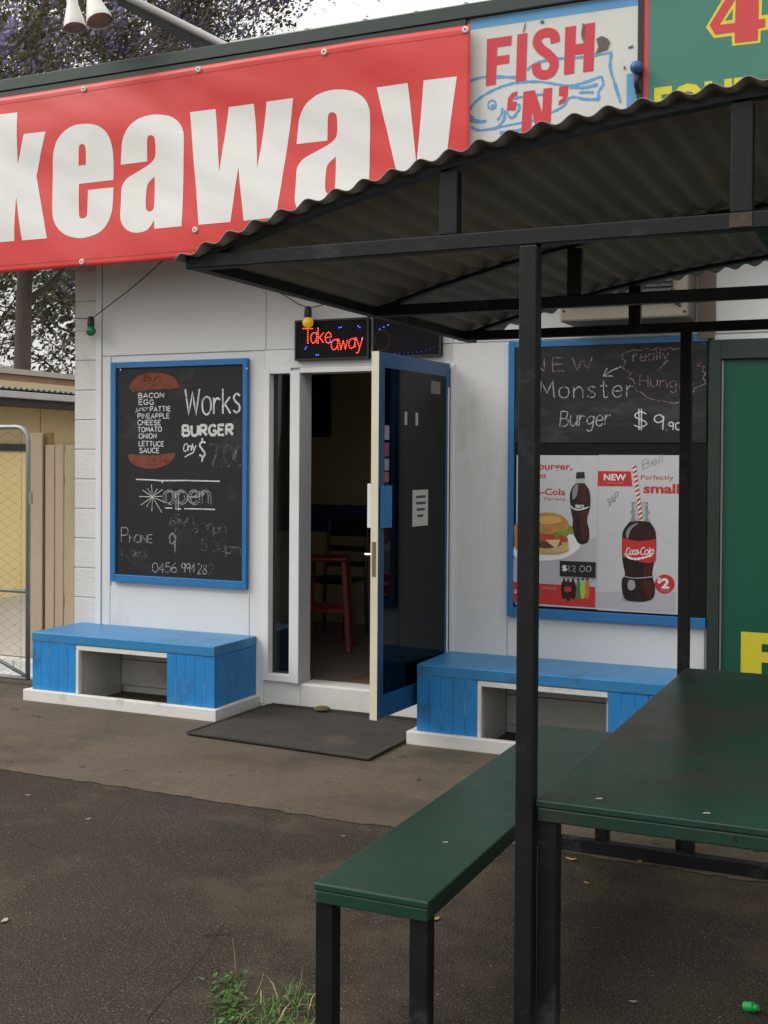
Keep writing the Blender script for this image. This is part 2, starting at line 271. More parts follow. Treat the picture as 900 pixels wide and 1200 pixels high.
class MB:
    def __init__(s): s.v = []; s.f = []; s.m = []; s.mi = 0; s.k = 0
    def add(s, vs, fs):
        b = len(s.v); s.v += [Vector(q) for q in vs]
        for f in fs: s.f.append([b+i for i in f]); s.m.append(s.mi)
        return s
    def box(s, x0, x1, y0, y1, z0, z1):
        return s.add([(x0, y0, z0), (x1, y0, z0), (x1, y1, z0), (x0, y1, z0), (x0, y0, z1), (x1, y0, z1), (x1, y1, z1), (x0, y1, z1)],
                     [(0, 3, 2, 1), (4, 5, 6, 7), (0, 1, 5, 4), (1, 2, 6, 5), (2, 3, 7, 6), (3, 0, 4, 7)])
    def bar(s, a, b, w, h, upv=(0, 0, 1)):
        a = Vector(a); b = Vector(b); d = (b-a).normalized(); up = Vector(upv)
        sd_ = d.cross(up).normalized(); u = sd_.cross(d).normalized()
        vs = []
        for q in (a, b):
            for i, j in ((-1, -1), (1, -1), (1, 1), (-1, 1)): vs.append(q+sd_*(w/2*i)+u*(h/2*j))
        return s.add(vs, [(0, 1, 2, 3), (7, 6, 5, 4), (0, 4, 5, 1), (1, 5, 6, 2), (2, 6, 7, 3), (3, 7, 4, 0)])
    def tube(s, pts, r, n=8, r1=None, caps=True):
        pts = [Vector(q) for q in pts]; k = len(pts); vs = []; prev = None
        for i, q in enumerate(pts):
            d = (pts[min(i+1, k-1)]-pts[max(i-1, 0)])
            d = d.normalized() if d.length > 1e-9 else Vector((0, 0, 1))
            if prev is None:
                ref = Vector((0, 0, 1)) if abs(d.z) < 0.9 else Vector((1, 0, 0)); e1 = d.cross(ref).normalized()
            else:
                e1 = (prev - d*prev.dot(d)); e1 = e1.normalized() if e1.length > 1e-6 else d.orthogonal().normalized()
            prev = e1; e2 = d.cross(e1)
            rr = r if r1 is None else r+(r1-r)*i/(k-1)
            for j in range(n):
                a = 2*math.pi*j/n; vs.append(q+e1*(rr*math.cos(a))+e2*(rr*math.sin(a)))
        fs = []
        for i in range(k-1):
            for j in range(n):
                a = i*n+j; b = i*n+(j+1) % n; fs.append((a, b, b+n, a+n))
        if caps: fs += [tuple(range(n-1, -1, -1)), tuple((k-1)*n+j for j in range(n))]
        return s.add(vs, fs)
    def lathe(s, prof, o, ax, n=20):
        ax = Vector(ax).normalized(); e1 = ax.orthogonal().normalized(); e2 = ax.cross(e1); o = Vector(o); vs = []
        for (r_, h) in prof:
            for j in range(n):
                a = 2*math.pi*j/n; vs.append(o+ax*h+(e1*math.cos(a)+e2*math.sin(a))*max(r_, 1e-5))
        fs = [(i*n+j, i*n+(j+1) % n, (i+1)*n+(j+1) % n, (i+1)*n+j) for i in range(len(prof)-1) for j in range(n)]
        return s.add(vs, fs)
    def poly(s, loops, Y):                 # flat printed shape on a wall plane facing the street; loops in (x, z)
        L3 = [[Vector((x, 0, z)) for x, z in lp] for lp in loops]
        fl = [q for lp in L3 for q in lp]
        tr = tessellate_polygon([[Vector((q.x, q.z, 0)) for q in lp] for lp in L3])
        fs = []
        for t in tr:
            a, b, c = (fl[i] for i in t)
            if (b.x-a.x)*(c.z-a.z)-(b.z-a.z)*(c.x-a.x) < 0: t = (t[0], t[2], t[1])
            fs.append(t)
        return s.add([(q.x, Y, q.z) for q in fl], fs)
    def ribbon(s, pts, w, Y, jit=0.0):     # brush or chalk stroke
        k = len(pts)
        if k < 2: return s
        vs = []; s.k += 1; Y -= 0.00006*s.k
        for i in range(k):
            ax, az = pts[max(i-1, 0)]; bx, bz = pts[min(i+1, k-1)]
            dx, dz = bx-ax, bz-az; L = math.hypot(dx, dz) or 1; nx, nz = -dz/L, dx/L
            ww = w/2*(1+random.uniform(-jit, jit)); x, z = pts[i]
            vs += [(x+nx*ww, Y, z+nz*ww), (x-nx*ww, Y, z-nz*ww)]
        return s.add(vs, [(2*i, 2*i+1, 2*i+3, 2*i+2) for i in range(k-1)])
    def build(s, name, mats, parent=None, smooth=False, bevel=0.0, label=None, cat=None, group=None, kind=None, origin=None):
        if not isinstance(mats, (list, tuple)): mats = [mats]
        xs = [q.x for q in s.v]; ys = [q.y for q in s.v]; zs = [q.z for q in s.v]
        loc = Vector(origin) if origin else Vector(((min(xs)+max(xs))/2, (min(ys)+max(ys))/2, min(zs)))
        me = bpy.data.meshes.new(name); me.from_pydata([q-loc for q in s.v], [], s.f)
        for m in mats: me.materials.append(m)
        if len(mats) > 1: me.polygons.foreach_set('material_index', s.m)
        if smooth: me.polygons.foreach_set('use_smooth', [True]*len(me.polygons))
        me.update()
        o = bpy.data.objects.new(name, me); COL.objects.link(o)
        if parent: o.parent = parent
        o.location = loc-wloc(parent); WL[o.name] = loc
        if bevel:
            b = o.modifiers.new('bevel', 'BEVEL'); b.width = bevel; b.segments = 2; b.limit_method = 'ANGLE'; b.angle_limit = R(40)
        return tag(o, label, cat, group, kind)
def box(name, x0, x1, y0, y1, z0, z1, m, parent=None, bevel=0.0, **k):
    return MB().box(x0, x1, y0, y1, z0, z1).build(name, m, parent, bevel=bevel, **k)
def copy_at(o, loc, parent):
    c = o.copy(); COL.objects.link(c); c.parent = parent; c.location = Vector(loc)-wloc(parent); WL[c.name] = Vector(loc); return c

# ------------------------------------------------------------------ drawing helpers (flat print and chalk)
def smooth_path(pts, sub=6):
    out_ = []; k = len(pts)
    for i in range(k-1):
        p0 = pts[max(i-1, 0)]; p1 = pts[i]; p2 = pts[i+1]; p3 = pts[min(i+2, k-1)]
        for j in range(sub):
            t = j/sub; t2 = t*t; t3 = t2*t
            out_.append(tuple(0.5*((2*p1[c])+(-p0[c]+p2[c])*t+(2*p0[c]-5*p1[c]+4*p2[c]-p3[c])*t2+(-p0[c]+3*p1[c]-3*p2[c]+p3[c])*t3) for c in (0, 1)))
    out_.append(tuple(pts[-1])); return out_
def outline(pts, sub=5):
    """closed outline; a point given as (x, y, 1) is a sharp corner, the others are curved through"""
    k = len(pts); cs = [i for i in range(k) if len(pts[i]) == 3]
    if not cs:
        q = [p[:2] for p in pts]; ext = q[-2:]+q+q[:3]; sp = smooth_path(ext, sub); return sp[2*sub:2*sub+k*sub]
    res = []
    for a in range(len(cs)):
        i = cs[a]; j = cs[(a+1) % len(cs)]
        seg = [pts[i][:2]]; t = i
        while True:
            t = (t+1) % k; seg.append(pts[t][:2])
            if t == j: break
        res += (smooth_path(seg, sub) if len(seg) > 2 else seg)[:-1]
    return res
class Art:
    """drawing surface: zoom coordinates -> photo pixel -> (x, z) on the plane Y"""
    def __init__(s, Y, ox, oy, k): s.Y = Y; s.ox = ox; s.oy = oy; s.k = k
    def p(s, x, y):
        q = onY(s.ox+x/s.k, s.oy+y/s.k, s.Y); return (q.x, q.z)
    def P(s, pts): return [s.p(q[0], q[1]) for q in pts]
    def O(s, pts, sub=5): return s.P(outline(pts, sub))
    def S(s, pts, sub=6): return s.P(smooth_path(pts, sub))
    def E(s, cx, cy, rx, ry, n=24, rot=0):
        return s.P([(cx+rx*math.cos(a)*math.cos(rot)-ry*math.sin(a)*math.sin(rot), cy+rx*math.cos(a)*math.sin(rot)+ry*math.sin(a)*math.cos(rot)) for a in [2*math.pi*i/n for i in range(n)]])
def pts_(t): return [tuple(float(c) for c in q.split(',')) for q in t.split()]

# one-stroke hand lettering: width, strokes; '~' = curved. cap height 6, small letters 4
GL = {
'A': (4, '0,0 2,6 4,0;.8,2 3.2,2'), 'B': (3.5, '0,0 0,6;~0,6 2.4,5.9 2.9,4.6 2.2,3.3 0,3.1;~0,3.1 2.8,3 3.5,1.6 2.6,.1 0,0'),
'C': (3.6, '~3.6,5 2.4,6 .7,5.3 0,3 .7,.7 2.4,0 3.6,1'), 'E': (3, '3,6 0,6 0,0 3,0;0,3.1 2.5,3.1'), 'G': (3.9, '~3.6,5 2.4,6 .7,5.3 0,3 .7,.7 2.4,0 3.7,1 3.8,2.6;3.9,2.6 2.1,2.6'),
'H': (3.4, '0,0 0,6;3.4,0 3.4,6;0,3.1 3.4,3.1'), 'I': (.6, '.3,0 .3,6'), 'L': (2.8, '0,6 0,0 2.8,0'), 'M': (4.6, '0,0 .5,6 2.3,1.6 4.1,6 4.6,0'), 'N': (3.6, '0,0 0,6 3.6,0 3.6,6'),
'O': (4, '~2,6 .5,5.2 0,3 .5,.8 2,0 3.5,.8 4,3 3.5,5.2 2,6'), 'P': (3.3, '0,0 0,6;~0,6 2.5,6 3.3,4.6 2.5,3 0,2.8'), 'R': (3.5, '0,0 0,6;~0,6 2.5,6 3.2,4.6 2.4,3.1 0,2.9;1.3,2.9 3.5,0'),
'S': (3.2, '~3.1,5.2 1.8,6 .4,5.2 .5,3.8 1.7,3.1 3,2.2 3,.8 1.6,0 0,.7'), 'T': (3.6, '0,6 3.6,6;1.8,6 1.8,0'), 'U': (3.5, '~0,6 0,2 .7,.3 1.9,0 3,.6 3.5,2 3.5,6'), 'W': (5.2, '0,6 1.3,0 2.6,5.4 3.9,0 5.2,6'),
'a': (3, '~3,3.4 1.6,4 .3,3 .1,1.4 .9,.1 2.2,.5 3,2;3,4 2.9,1 3.3,0'), 'b': (3, '0,6 0,0;~0,2.5 1.4,4 2.8,3 2.8,1 1.4,0 0,1'), 'c': (2.8, '~2.8,3.4 1.5,4 .2,3 0,1.6 .8,.2 2,0 2.8,.7'), 'd': (3, '3,6 3,0;~3,2.5 1.6,4 .2,3 .2,1 1.6,0 3,1.2'),
'e': (3, '~.2,2.1 2.8,2.2 2.6,3.5 1.5,4 .3,3 .1,1.4 1,.1 2.2,.1 3,.9'), 'g': (3, '~3,3.4 1.6,4 .3,3 .2,1.6 1.3,.8 2.6,1.6 3,3;~3,4 2.9,.6 2.4,-1.6 1.2,-2 .2,-1.4'), 'h': (2.9, '0,6 0,0;~0,2.4 1.4,4 2.6,3.4 2.9,2 2.9,0'),
'i': (.6, '.3,4 .3,0;.3,5.2 .3,5.5'), 'j': (1.6, '~1.6,4 1.6,0 .9,-1.7 0,-1.6'), 'k': (2.8, '0,6 0,0;2.6,4 0,1.7;.8,2.3 2.8,0'), 'l': (.6, '.3,6 .3,0'), 'm': (4.4, '0,4 0,0;~0,2.6 1.1,4 2.1,3.4 2.2,0;~2.2,2.6 3.3,4 4.3,3.4 4.4,0'), 'n': (2.9, '0,4 0,0;~0,2.4 1.4,4 2.6,3.4 2.9,2 2.9,0'),
'o': (3.2, '~1.6,4 .3,3.3 0,2 .4,.6 1.6,0 2.8,.6 3.2,2 2.8,3.4 1.6,4'), 'p': (3, '0,4 0,-2;~0,2.5 1.4,4 2.8,3 2.8,1 1.4,0 0,1'), 'r': (2.3, '0,4 0,0;~0,2.4 1,3.8 2.3,3.5'), 's': (2.5, '~2.5,3.5 1.2,4 .2,3.2 .9,2.3 2.1,1.6 2.3,.6 1.2,0 0,.5'), 't': (2.4, '~1.1,6 1.1,1 1.6,0 2.4,.3;0,4 2.3,4'), 'u': (2.9, '~0,4 0,1.4 .8,.1 2,.4 2.9,2;2.9,4 2.9,0'),
'v': (2.8, '0,4 1.4,0 2.8,4'), 'w': (4, '0,4 1,0 2,3.6 3,0 4,4'), 'y': (2.9, '0,4 1.5,.3;~2.9,4 1.5,0 .9,-1.6 0,-1.9'), 'f': (2, '~2,5.6 1.2,6 .8,5 .8,0;0,4 1.9,4'),
'0': (3.2, '~1.6,6 .3,4.9 0,3 .3,1.1 1.6,0 2.9,1.1 3.2,3 2.9,4.9 1.6,6'), '1': (1, '0,5 .7,6 .7,0'), '2': (3, '~0,4.8 .9,6 2.5,5.6 2.8,4.2 1.6,2.2 0,0;0,0 3,0'), '3': (3, '~0,5.2 1.4,6 2.7,5 2.4,3.6 1.2,3.1 2.7,2.6 3,1.2 1.6,0 0,.7'), '4': (3.2, '2.2,0 2.4,6 0,1.9 3.2,1.9'), '5': (3, '2.8,6 .4,6 .2,3.4;~.2,3.4 1.8,3.8 3,2.6 2.6,.6 1.2,0 0,.5'),
'6': (3, '~2.6,6 .9,4.4 0,2 .7,.2 2.2,.1 3,1.6 2.2,3 .8,2.8 .1,1.6'), '7': (3, '0,6 3,6 1,0'), '8': (3, '~1.5,3.2 .3,4.4 .8,5.8 2.2,5.8 2.7,4.5 1.5,3.2 .1,1.7 .7,.1 2.4,.1 2.9,1.6 1.5,3.2'), '9': (3, '~2.9,4.6 1.8,6 .3,5.3 .2,3.6 1.5,2.9 2.8,4 2.9,5;2.9,5.6 2.6,0'),
'$': (3.2, '~3.1,4.9 1.8,5.6 .4,4.8 .5,3.8 1.7,3.1 3,2.2 3,1.2 1.6,.5 0,1.2;1.3,6.6 1.3,-.5;1.9,6.6 1.9,-.5'), '.': (.6, '.2,0 .4,.35'), '-': (2, '0,2 2,2'), ' ': (2, ''), "'": (.6, '.3,6 .2,4.6'), ')': (1.4, '~0,6 1.2,4.5 1.2,1.5 0,0'),
}
def hand(art, text, x0, x1, ybase, cap, slope=0.0, gap=1.0, slant=0.0, wob=0.12):
    """hand-lettered strokes in zoom coordinates, returned as polylines on the art plane"""
    tot = sum(GL[c][0] for c in text)+gap*(len(text)-1); sx = (x1-x0)/tot; sy = cap/6; cx = 0; res = []
    for c in text:
        wd, st = GL[c]; dy = random.uniform(-wob, wob)*sy; sc = 1+random.uniform(-wob, wob)*0.4
        for s_ in st.split(';'):
            if not s_: continue
            cv = s_[0] == '~'; q = pts_(s_.lstrip('~'))
            q = smooth_path(q, 5) if cv else [q[0]]+[p for a, b in zip(q, q[1:]) for p in ([((a[0]+b[0])/2, (a[1]+b[1])/2), b])]
            q = [((cx+a+b*slant)*sx+x0, ybase+(cx+a)*sx*slope-b*sy*sc+dy) for a, b in q]
            res.append(art.P(q))
        cx += wd+gap
    return res
def strokes(name, lines, w, Y, m, parent, jit=0.12):
    b = MB()
    for l_ in lines: b.ribbon(l_, w, Y, jit)
    return b.build(name, m, parent)
def ptext(name, s, x0, x1, z0, z1, Y, m, parent, bold=0.0, shear=0.0, keep=None):
    """printed lettering: built-in font fitted to the box x0..x1, z0..z1 on the plane Y"""
    cu = bpy.data.curves.new('t', 'FONT'); cu.body = s; cu.offset = bold; cu.shear = shear; cu.resolution_u = 3
    o = bpy.data.objects.new('t', cu); COL.objects.link(o); bpy.context.view_layer.update()
    me = bpy.data.meshes.new_from_object(o.evaluated_get(bpy.context.evaluated_depsgraph_get()))
    vs = [v.co.copy() for v in me.vertices]; fs = [tuple(p.vertices) for p in me.polygons]
    bpy.data.objects.remove(o); bpy.data.curves.remove(cu); bpy.data.meshes.remove(me)
    ax0 = min(v.x for v in vs); ax1 = max(v.x for v in vs); ay0 = min(v.y for v in vs); ay1 = max(v.y for v in vs)
    b = MB(); b.add([(x0+(v.x-ax0)/(ax1-ax0)*(x1-x0), Y, z0+(v.y-ay0)/(ay1-ay0)*(z1-z0)) for v in vs], fs)
    return b.build(name, m, parent)
def ptext_px(name, s, art, bx0, by0, bx1, by1, Y, m, parent, **k):
    a = art.p(bx0, by0); c = art.p(bx1, by1); return ptext(name, s, a[0], c[0], c[1], a[1], Y, m, parent, **k)

# ================================================================== SETTING
W = 6.45                                   # plane of the shop front
FA = 6.06                                  # plane of the fascia signs
g = MB(); g.add([(-300, -300, 0), (300, -300, 0), (300, 400, 0), (-300, 400, 0)], [(0, 1, 2, 3)])
ground = g.build('ground', asphalt, kind='structure', origin=(0, 0, 0))
# concrete apron with a slightly ragged street edge
pv = []; n_ = 500
for i in range(n_+1):
    x = -14+i*(20/n_); pv.append((x, 4.56+0.007*math.sin(x*3.1)+random.uniform(-.012, .012)+.005*math.sin(x*17+math.sin(x*7)*3), 0.003))
g = MB(); m_ = len(pv); g.add(pv+[(x, 7.2, 0.003) for x, _, _ in pv], [(i, i+1, m_+i+1, m_+i) for i in range(m_-1)])
apron = g.build('pavement', concrete, kind='structure', origin=(0, 0, 0))
g = MB(); g.add([(-14, 7.2, .006), (-5.24, 7.2, .006), (-5.24, 16, .006), (-14, 16, .006)], [(0, 1, 2, 3)])
g.build('driveway', concrete_pale, kind='structure', origin=(0, 0, 0))
g = MB()
cl = [onZ(265, 1080), onZ(250, 1100), onZ(241, 1118), onZ(228, 1130), onZ(214, 1150), onZ(200, 1162), onZ(186, 1178), onZ(172, 1195)]
vs = []
for i, q in enumerate(cl):
    ww = 0.0012+random.uniform(0, .0012); vs += [(q.x-ww, q.y+ww*.5, .003), (q.x+ww, q.y-ww*.5, .003)]
g.add(vs, [(2*i, 2*i+1, 2*i+3, 2*i+2) for i in range(len(cl)-1)])
g.build('crack', crack_dark, ground)

# ================================================================== SHOP BUILDING
shop = thing('shop_building', (-3.0, W, 0), 'white painted takeaway shop with an open blue glass door and concrete block corner', 'building')
D0, D1 = W, W+0.14
def wall(x0, x1, z0, z1): return box('wall', x0, x1, D0, D1, z0, z1, white_wall, shop)
wall(-5.05, -3.712, 0, 2.95)
wall(-3.712, -2.54, 2.10, 2.95)
wall(-3.712, -3.49, 0, 0.20)
wall(-2.54, -1.03, 0, 2.95)
wall(-1.03, 3.0, 2.2, 2.95)
wall(-1.03, 3.0, 0, 0.12)
box('door_step', -3.49, -2.54, W-.004, D1+.02, 0, 0.168, plinth_white, shop, bevel=.012)
# block corner: one block to a course
box('mortar', -5.227, -5.05, W+.006, 10.8, 0, 2.95, mortar, shop)
b0 = box('block', -5.235, -5.052, W, W+.39, 0, .195, block_white, shop, bevel=.005)
for k in range(1, 14): copy_at(b0, (-5.1435, W+.195, .0+k*.2+.0125), shop)
b0.location.z += .0125
bs = box('block', -5.24, -5.21, W+.4, W+.79, 0, .191, block_white, shop, bevel=.004)
for k in range(13):
    for j in range(10):
        if j == 0 and k == 0: bs.location.z += .0125; continue
        y = W+.595+j*.4+(0.2 if k % 2 else 0)
        if y < 10.6: copy_at(bs, (-5.225, y, k*.2+.0125), shop)
# sheet cladding with open joints
def sheet(x0, x1, z0, z1): return box('wall_sheet', x0, x1, W-.009, W-.001, z0, z1, white_wall, shop, bevel=.0025)
sheet(-4.996, -3.741, 2.236, 2.86); sheet(-4.996, -4.93, .02, 2.23); sheet(-3.848, -3.745, .02, 2.23); sheet(-4.926, -3.852, .02, .70)
sheet(-3.737, -2.49, 2.236, 2.86); sheet(-2.486, -1.09, 2.236, 2.86); sheet(-1.0, 2.9, 2.236, 2.86)
sheet(-2.488, -2.148, .02, 2.23); sheet(-2.144, -1.042, .02, .66)
box('trim', -5.047, -5.002, W-.016, W-.0015, .01, 2.86, white_trim, shop, bevel=.003)
box('trim', -3.741, -2.56, W-.018, W-.0095, 2.118, 2.232, white_trim, shop, bevel=.003)
# side light window and door frame
box('mullion', -3.555, -3.487, W-.03, D1-.01, .168, 2.10, white_trim, shop, bevel=.004)
wf = MB(); wf.box(-3.742, -3.704, W-.026, D1-.02, .17, 2.118); wf.box(-3.704, -3.555, W-.026, D1-.02, 2.085, 2.118); wf.box(-3.704, -3.555, W-.026, D1-.02, .17, .212)
wf = wf.build('window', white_trim, shop, bevel=.003)
box('pane', -3.704, -3.555, W+.03, W+.036, .212, 2.085, glass, wf)
df = MB(); df.box(-3.487, -2.5, W-.026, D1-.03, 2.085, 2.117)
df.build('door_head', white_trim, shop, bevel=.003)
box('door_jamb', -2.545, -2.50, W-.03, D1-.03, .168, 2.084, door_blue, shop, bevel=.003)
box('jamb_trim', -2.498, -2.474, W-.022, W-.0095, .02, 2.115, white_trim, shop, bevel=.003)
# open door leaf (hinged right, swung out to the street)
ang = R(86.0); hx, hy = -2.535, W-.034; wdt = .86
ex, ey = -math.cos(ang), -math.sin(ang)            # along the leaf from the hinge
nx_, ny_ = math.sin(ang), -math.cos(ang)           # outside face normal (faces +x)
def leafbox(mb, a0, a1, t0, t1, z0, z1):
    vs = []
    for z in (z0, z1):
        for a, t in ((a0, t0), (a1, t0), (a1, t1), (a0, t1)): vs.append((hx+ex*a+nx_*t, hy+ey*a+ny_*t, z))
    return mb.add(vs, [(0, 1, 2, 3), (7, 6, 5, 4), (0, 4, 5, 1), (1, 5, 6, 2), (2, 6, 7, 3), (3, 7, 4, 0)])
LZ0, LZ1 = .205, 2.115
d = MB()
leafbox(d, 0, .045, 0, .04, LZ0, LZ1); leafbox(d, .045, wdt-.07, 0, .04, LZ1-.08, LZ1); leafbox(d, .045, wdt-.07, 0, .04, LZ0, LZ0+.12); leafbox(d, wdt-.07, wdt-.003, 0, .04, LZ0, LZ1)
door = d.build('door', door_blue, shop, bevel=.003); tag(door, 'open blue framed glass door with cream edge')
def leafpart(name, m, a0, a1, t0, t1, z0, z1, bevel=0, **k):
    return leafbox(MB(), a0, a1, t0, t1, z0, z1).build(name, m, door, bevel=bevel, **k)
leafpart('door_edge', door_cream, wdt-.003, wdt, -.001, .041, LZ0-.001, LZ1+.001)
leafpart('pane', tint_glass, .045, wdt-.07, .03, .036, LZ0+.12, LZ1-.08)
leafpart('edge_strip', white_trim, .012, .026, .0405, .044, LZ0+.13, LZ1-.14)
leafpart('lock_plate', brass, wdt, wdt+.002, .008, .03, .95, 1.13)
leafpart('pull_plate', frame_blue, wdt-.13, wdt-.02, .041, .055, 1.20, 1.42, .003)
leafpart('push_plate', white_trim, wdt-.075, wdt-.012, -.03, -.002, 1.20, 1.43, .003)
hd = MB()
def LP(a, t, z): return (hx+ex*a+nx_*t, hy+ey*a+ny_*t, z)
hd.tube([LP(wdt-.035, -.001, 1.06), LP(wdt-.035, -.05, 1.06), LP(wdt-.05, -.055, 1.058), LP(wdt-.15, -.055, 1.052)], .009, 8)
leafbox(hd, wdt-.055, wdt-.015, -.008, -.001, .97, 1.12)
hd.build('handle', steel, door, smooth=False)
nt_ = leafpart('notice', paper, .27, .46, .0365, .0375, 1.19, 1.39)
for i, (a0, a1, z) in enumerate([(.30, .42, 1.345), (.30, .42, 1.31), (.31, .41, 1.275), (.33, .40, 1.24)]):
    leafpart('notice_line', ink, a0, a1, .038, .0384, z, z+.014)
leafpart('sticker', mat('sticker_brown', (.16, .12, .11), .6), .12, .24, .0365, .0372, 1.93, 2.0)
for z, c, hgt in ((1.66, (.3, .26, .25), .075), (1.575, (.22, .05, .06), .07), (1.5, (.25, .26, .27), .06), (1.44, (.3, .09, .09), .05), (1.30+.03, (.4, .3, .12), .07)):
    leafpart('sticker', mat('sticker_%d' % int(z*100), c, .5, var=.3, vscale=60), wdt-.125, wdt-.075, .0365, .0372, z, z+hgt)
for a in (.4, .53): leafpart('price_tag', mat('tag_%d' % int(a*100), (.35, .36, .36), .5), a, a+.03, .0365, .0372, 1.745, 1.815)
# fascia, capping and soffit
box('fascia', -7.6, 3.0, FA+.006, D0, 2.87, 3.944, sign_white, shop)
box('soffit', -5.235, 3.0, FA+.02, D0-.002, 2.858, 2.869, white_wall, shop)
c_ = MB(); c_.box(-7.65, 3.0, FA-.03, W+.1, 3.945, 4.02)
c_.box(-7.649, -2.27, FA-.022, FA+.004, 3.86, 3.9445); c_.build('roof_capping', cap_green, shop, bevel=.004)
box('roof', -5.24, 3.0, W+.1, 10.9, 2.95, 3.05, old_roof, shop)
box('parapet', -5.235, 3.0, D0+.001, W+.1, 2.951, 3.944, white_wall, shop)
cp = MB(); cp.tube([onY(275, 52, FA+.02)+Vector((-.02, 0, .0)), onY(420, 29, FA+.02), onY(580, 3.5, FA+.02), (1.5, FA+.02, onY(580, 3.5, FA+.02).z)], .022, 10)
cp.build('conduit', conduit_grey, shop, smooth=True)
for px_, py_ in ((310, 48), (362, 40), (430, 29), (490, 20), (548, 10)):
    q = onY(px_, py_, FA+.02); box('conduit_clip', q.x-.012, q.x+.012, FA-.012, FA+.05, q.z-.03, q.z+.024, conduit_grey, shop)
# inside of the shop
box('interior_floor', -5.04, -1.05, D1+.021, 10.7, .10, .165, int_floor, shop)
BW = 9.0
box('interior_wall', -5.04, -1.05, BW, BW+.1, .166, 2.7, int_wall, shop)
box('interior_wall', -5.049, -4.95, D1+.001, BW-.001, .166, 2.7, int_wall, shop)
box('interior_wall', -1.05, -.95, D1+.001, 10.7, 0, 2.7, int_wall, shop)
box('interior_ceiling', -5.04, -1.05, D1+.001, 10.7, 2.71, 2.74, int_wall, shop)
q0 = onY(362, 440, BW); q1 = onY(388, 512, BW)
box('wall_menu', q0.x, q1.x, BW-.03, BW-.002, q1.z, q0.z, panel_black, shop)
box('skirting_band', -4.949, -1.06, BW-.05, BW-.001, onY(380, 622, BW).z, onY(380, 591, BW).z, counter_blue, shop)
# green shutter bay at the right
bay = box('shutter_panel', -.965, 2.6, W-.004, W+.03, .12, 2.095, panel_green, shop)
fr = MB(); fr.box(-1.03, -.968, W-.03, W+.04, .0, 2.2); fr.box(-.968, 2.7, W-.03, W+.04, 2.097, 2.2)
fr.build('shutter_frame', frame_green, shop, bevel=.003)
box('shutter_edge', -.966, -.957, W-.012, W-.005, .12, 2.094, conduit_grey, shop)
# column at the corner above the shutter, beside the air conditioner
box('brown_conduit', -1.086, -1.004, W-.045, W-.0095, 2.205, 2.85, brown_pipe, shop, bevel=.004)
# painted F on the shutter
a = Art(W, 760, 700, 6.43); fz = MB()
x0 = a.p(697, 400)[0]; zt = a.p(700, 257)[1]
fz.poly([[(x0, zt), (x0+.215, zt), (x0+.215, zt-.058), (x0+.105, zt-.058), (x0+.105, zt-.10), (x0+.19, zt-.10), (x0+.19, zt-.155), (x0+.105, zt-.155), (x0+.105, zt-.26), (x0, zt-.26)]], W-.0055)
fz.build('letter_f', sign_yellow, shop)

# ================================================================== BANNER
def wav(x, z):
    return 0.02*mnoise.noise((x*.9+z*.9, z*1.6, 0))+0.011*mnoise.noise((x*1.6+z*2.6, z*1.2-x*.5, 3))+0.005*mnoise.noise((x*3.4+z*6.0, z*2.2-x*1.2, 7))+0.0025*math.sin(z*7+x*.6)
def refine(o, maxlen, dy):
    bm = bmesh.new(); bm.from_mesh(o.data)
    bmesh.ops.remove_doubles(bm, verts=bm.verts, dist=1e-5)
    for _ in range(7):
        es = [e for e in bm.edges if e.calc_length() > maxlen]
        if not es: break
        bmesh.ops.subdivide_edges(bm, edges=es, cuts=1); bmesh.ops.triangulate(bm, faces=bm.faces)
    L = WL[o.name]
    for v in bm.verts: v.co.y += wav(v.co.x+L.x, v.co.z+L.z)+dy
    bm.to_mesh(o.data); bm.free(); o.data.polygons.foreach_set('use_smooth', [True]*len(o.data.polygons))
BY = FA-.055
ab = Art(BY, 0, 0, 1)
bx1 = onY(551, 29, BY).x; bz1 = onY(275, 71.5, BY).z; bz0 = onY(110, 311.5, BY).z
a1 = Art(BY, 0, 120, 6.4286); a2 = Art(BY, 130, 120, 7.06); a3 = Art(BY, 215, 100, 6.667); a4 = Art(BY, 330, 80, 4.186)
k_l = a1.O([(-85, 98, 1), (126, 73, 1), (124, 468, 1), (178, 238, 1), (342, 218, 1), (263, 550, 1), (356, 1024, 1), (170, 1041, 1), (121, 712, 1), (111, 1045, 1), (-92, 1062, 1)])
e_l = [a1.O([(848, 582, 1), (852, 400), (835, 290), (800, 220), (740, 178), (660, 163), (560, 175), (480, 222), (425, 290), (398, 380), (388, 520), (385, 700), (392, 850), (420, 930), (480, 990), (570, 1020), (650, 1015), (740, 980), (800, 920), (835, 840), (845, 760), (848, 637, 1), (655, 657, 1), (652, 750), (648, 835), (638, 862), (612, 872), (590, 858), (585, 800), (585, 700), (587, 611, 1)]),
       a1.O([(587, 475, 1), (590, 400), (594, 340), (605, 318), (622, 314), (640, 325), (645, 370), (642, 470, 1)])]
a_l = [a2.O([(78, 515, 1), (85, 420), (100, 310), (150, 210), (230, 140), (320, 106), (400, 100), (490, 115), (560, 165), (595, 235), (603, 320), (600, 600), (592, 1027, 1), (365, 1048, 1), (360, 975, 1), (330, 1030), (290, 1065), (220, 1080), (150, 1065), (100, 1020), (76, 950), (78, 830), (80, 730), (90, 680), (130, 625), (220, 570), (310, 515), (355, 470), (368, 430), (371, 370), (368, 310), (360, 285), (335, 273), (312, 285), (303, 330), (297, 488, 1)]),
       a2.O([(358, 612, 1), (310, 660), (293, 700), (286, 780), (288, 860), (298, 893), (322, 903), (346, 893), (356, 865), (358, 790, 1)])]
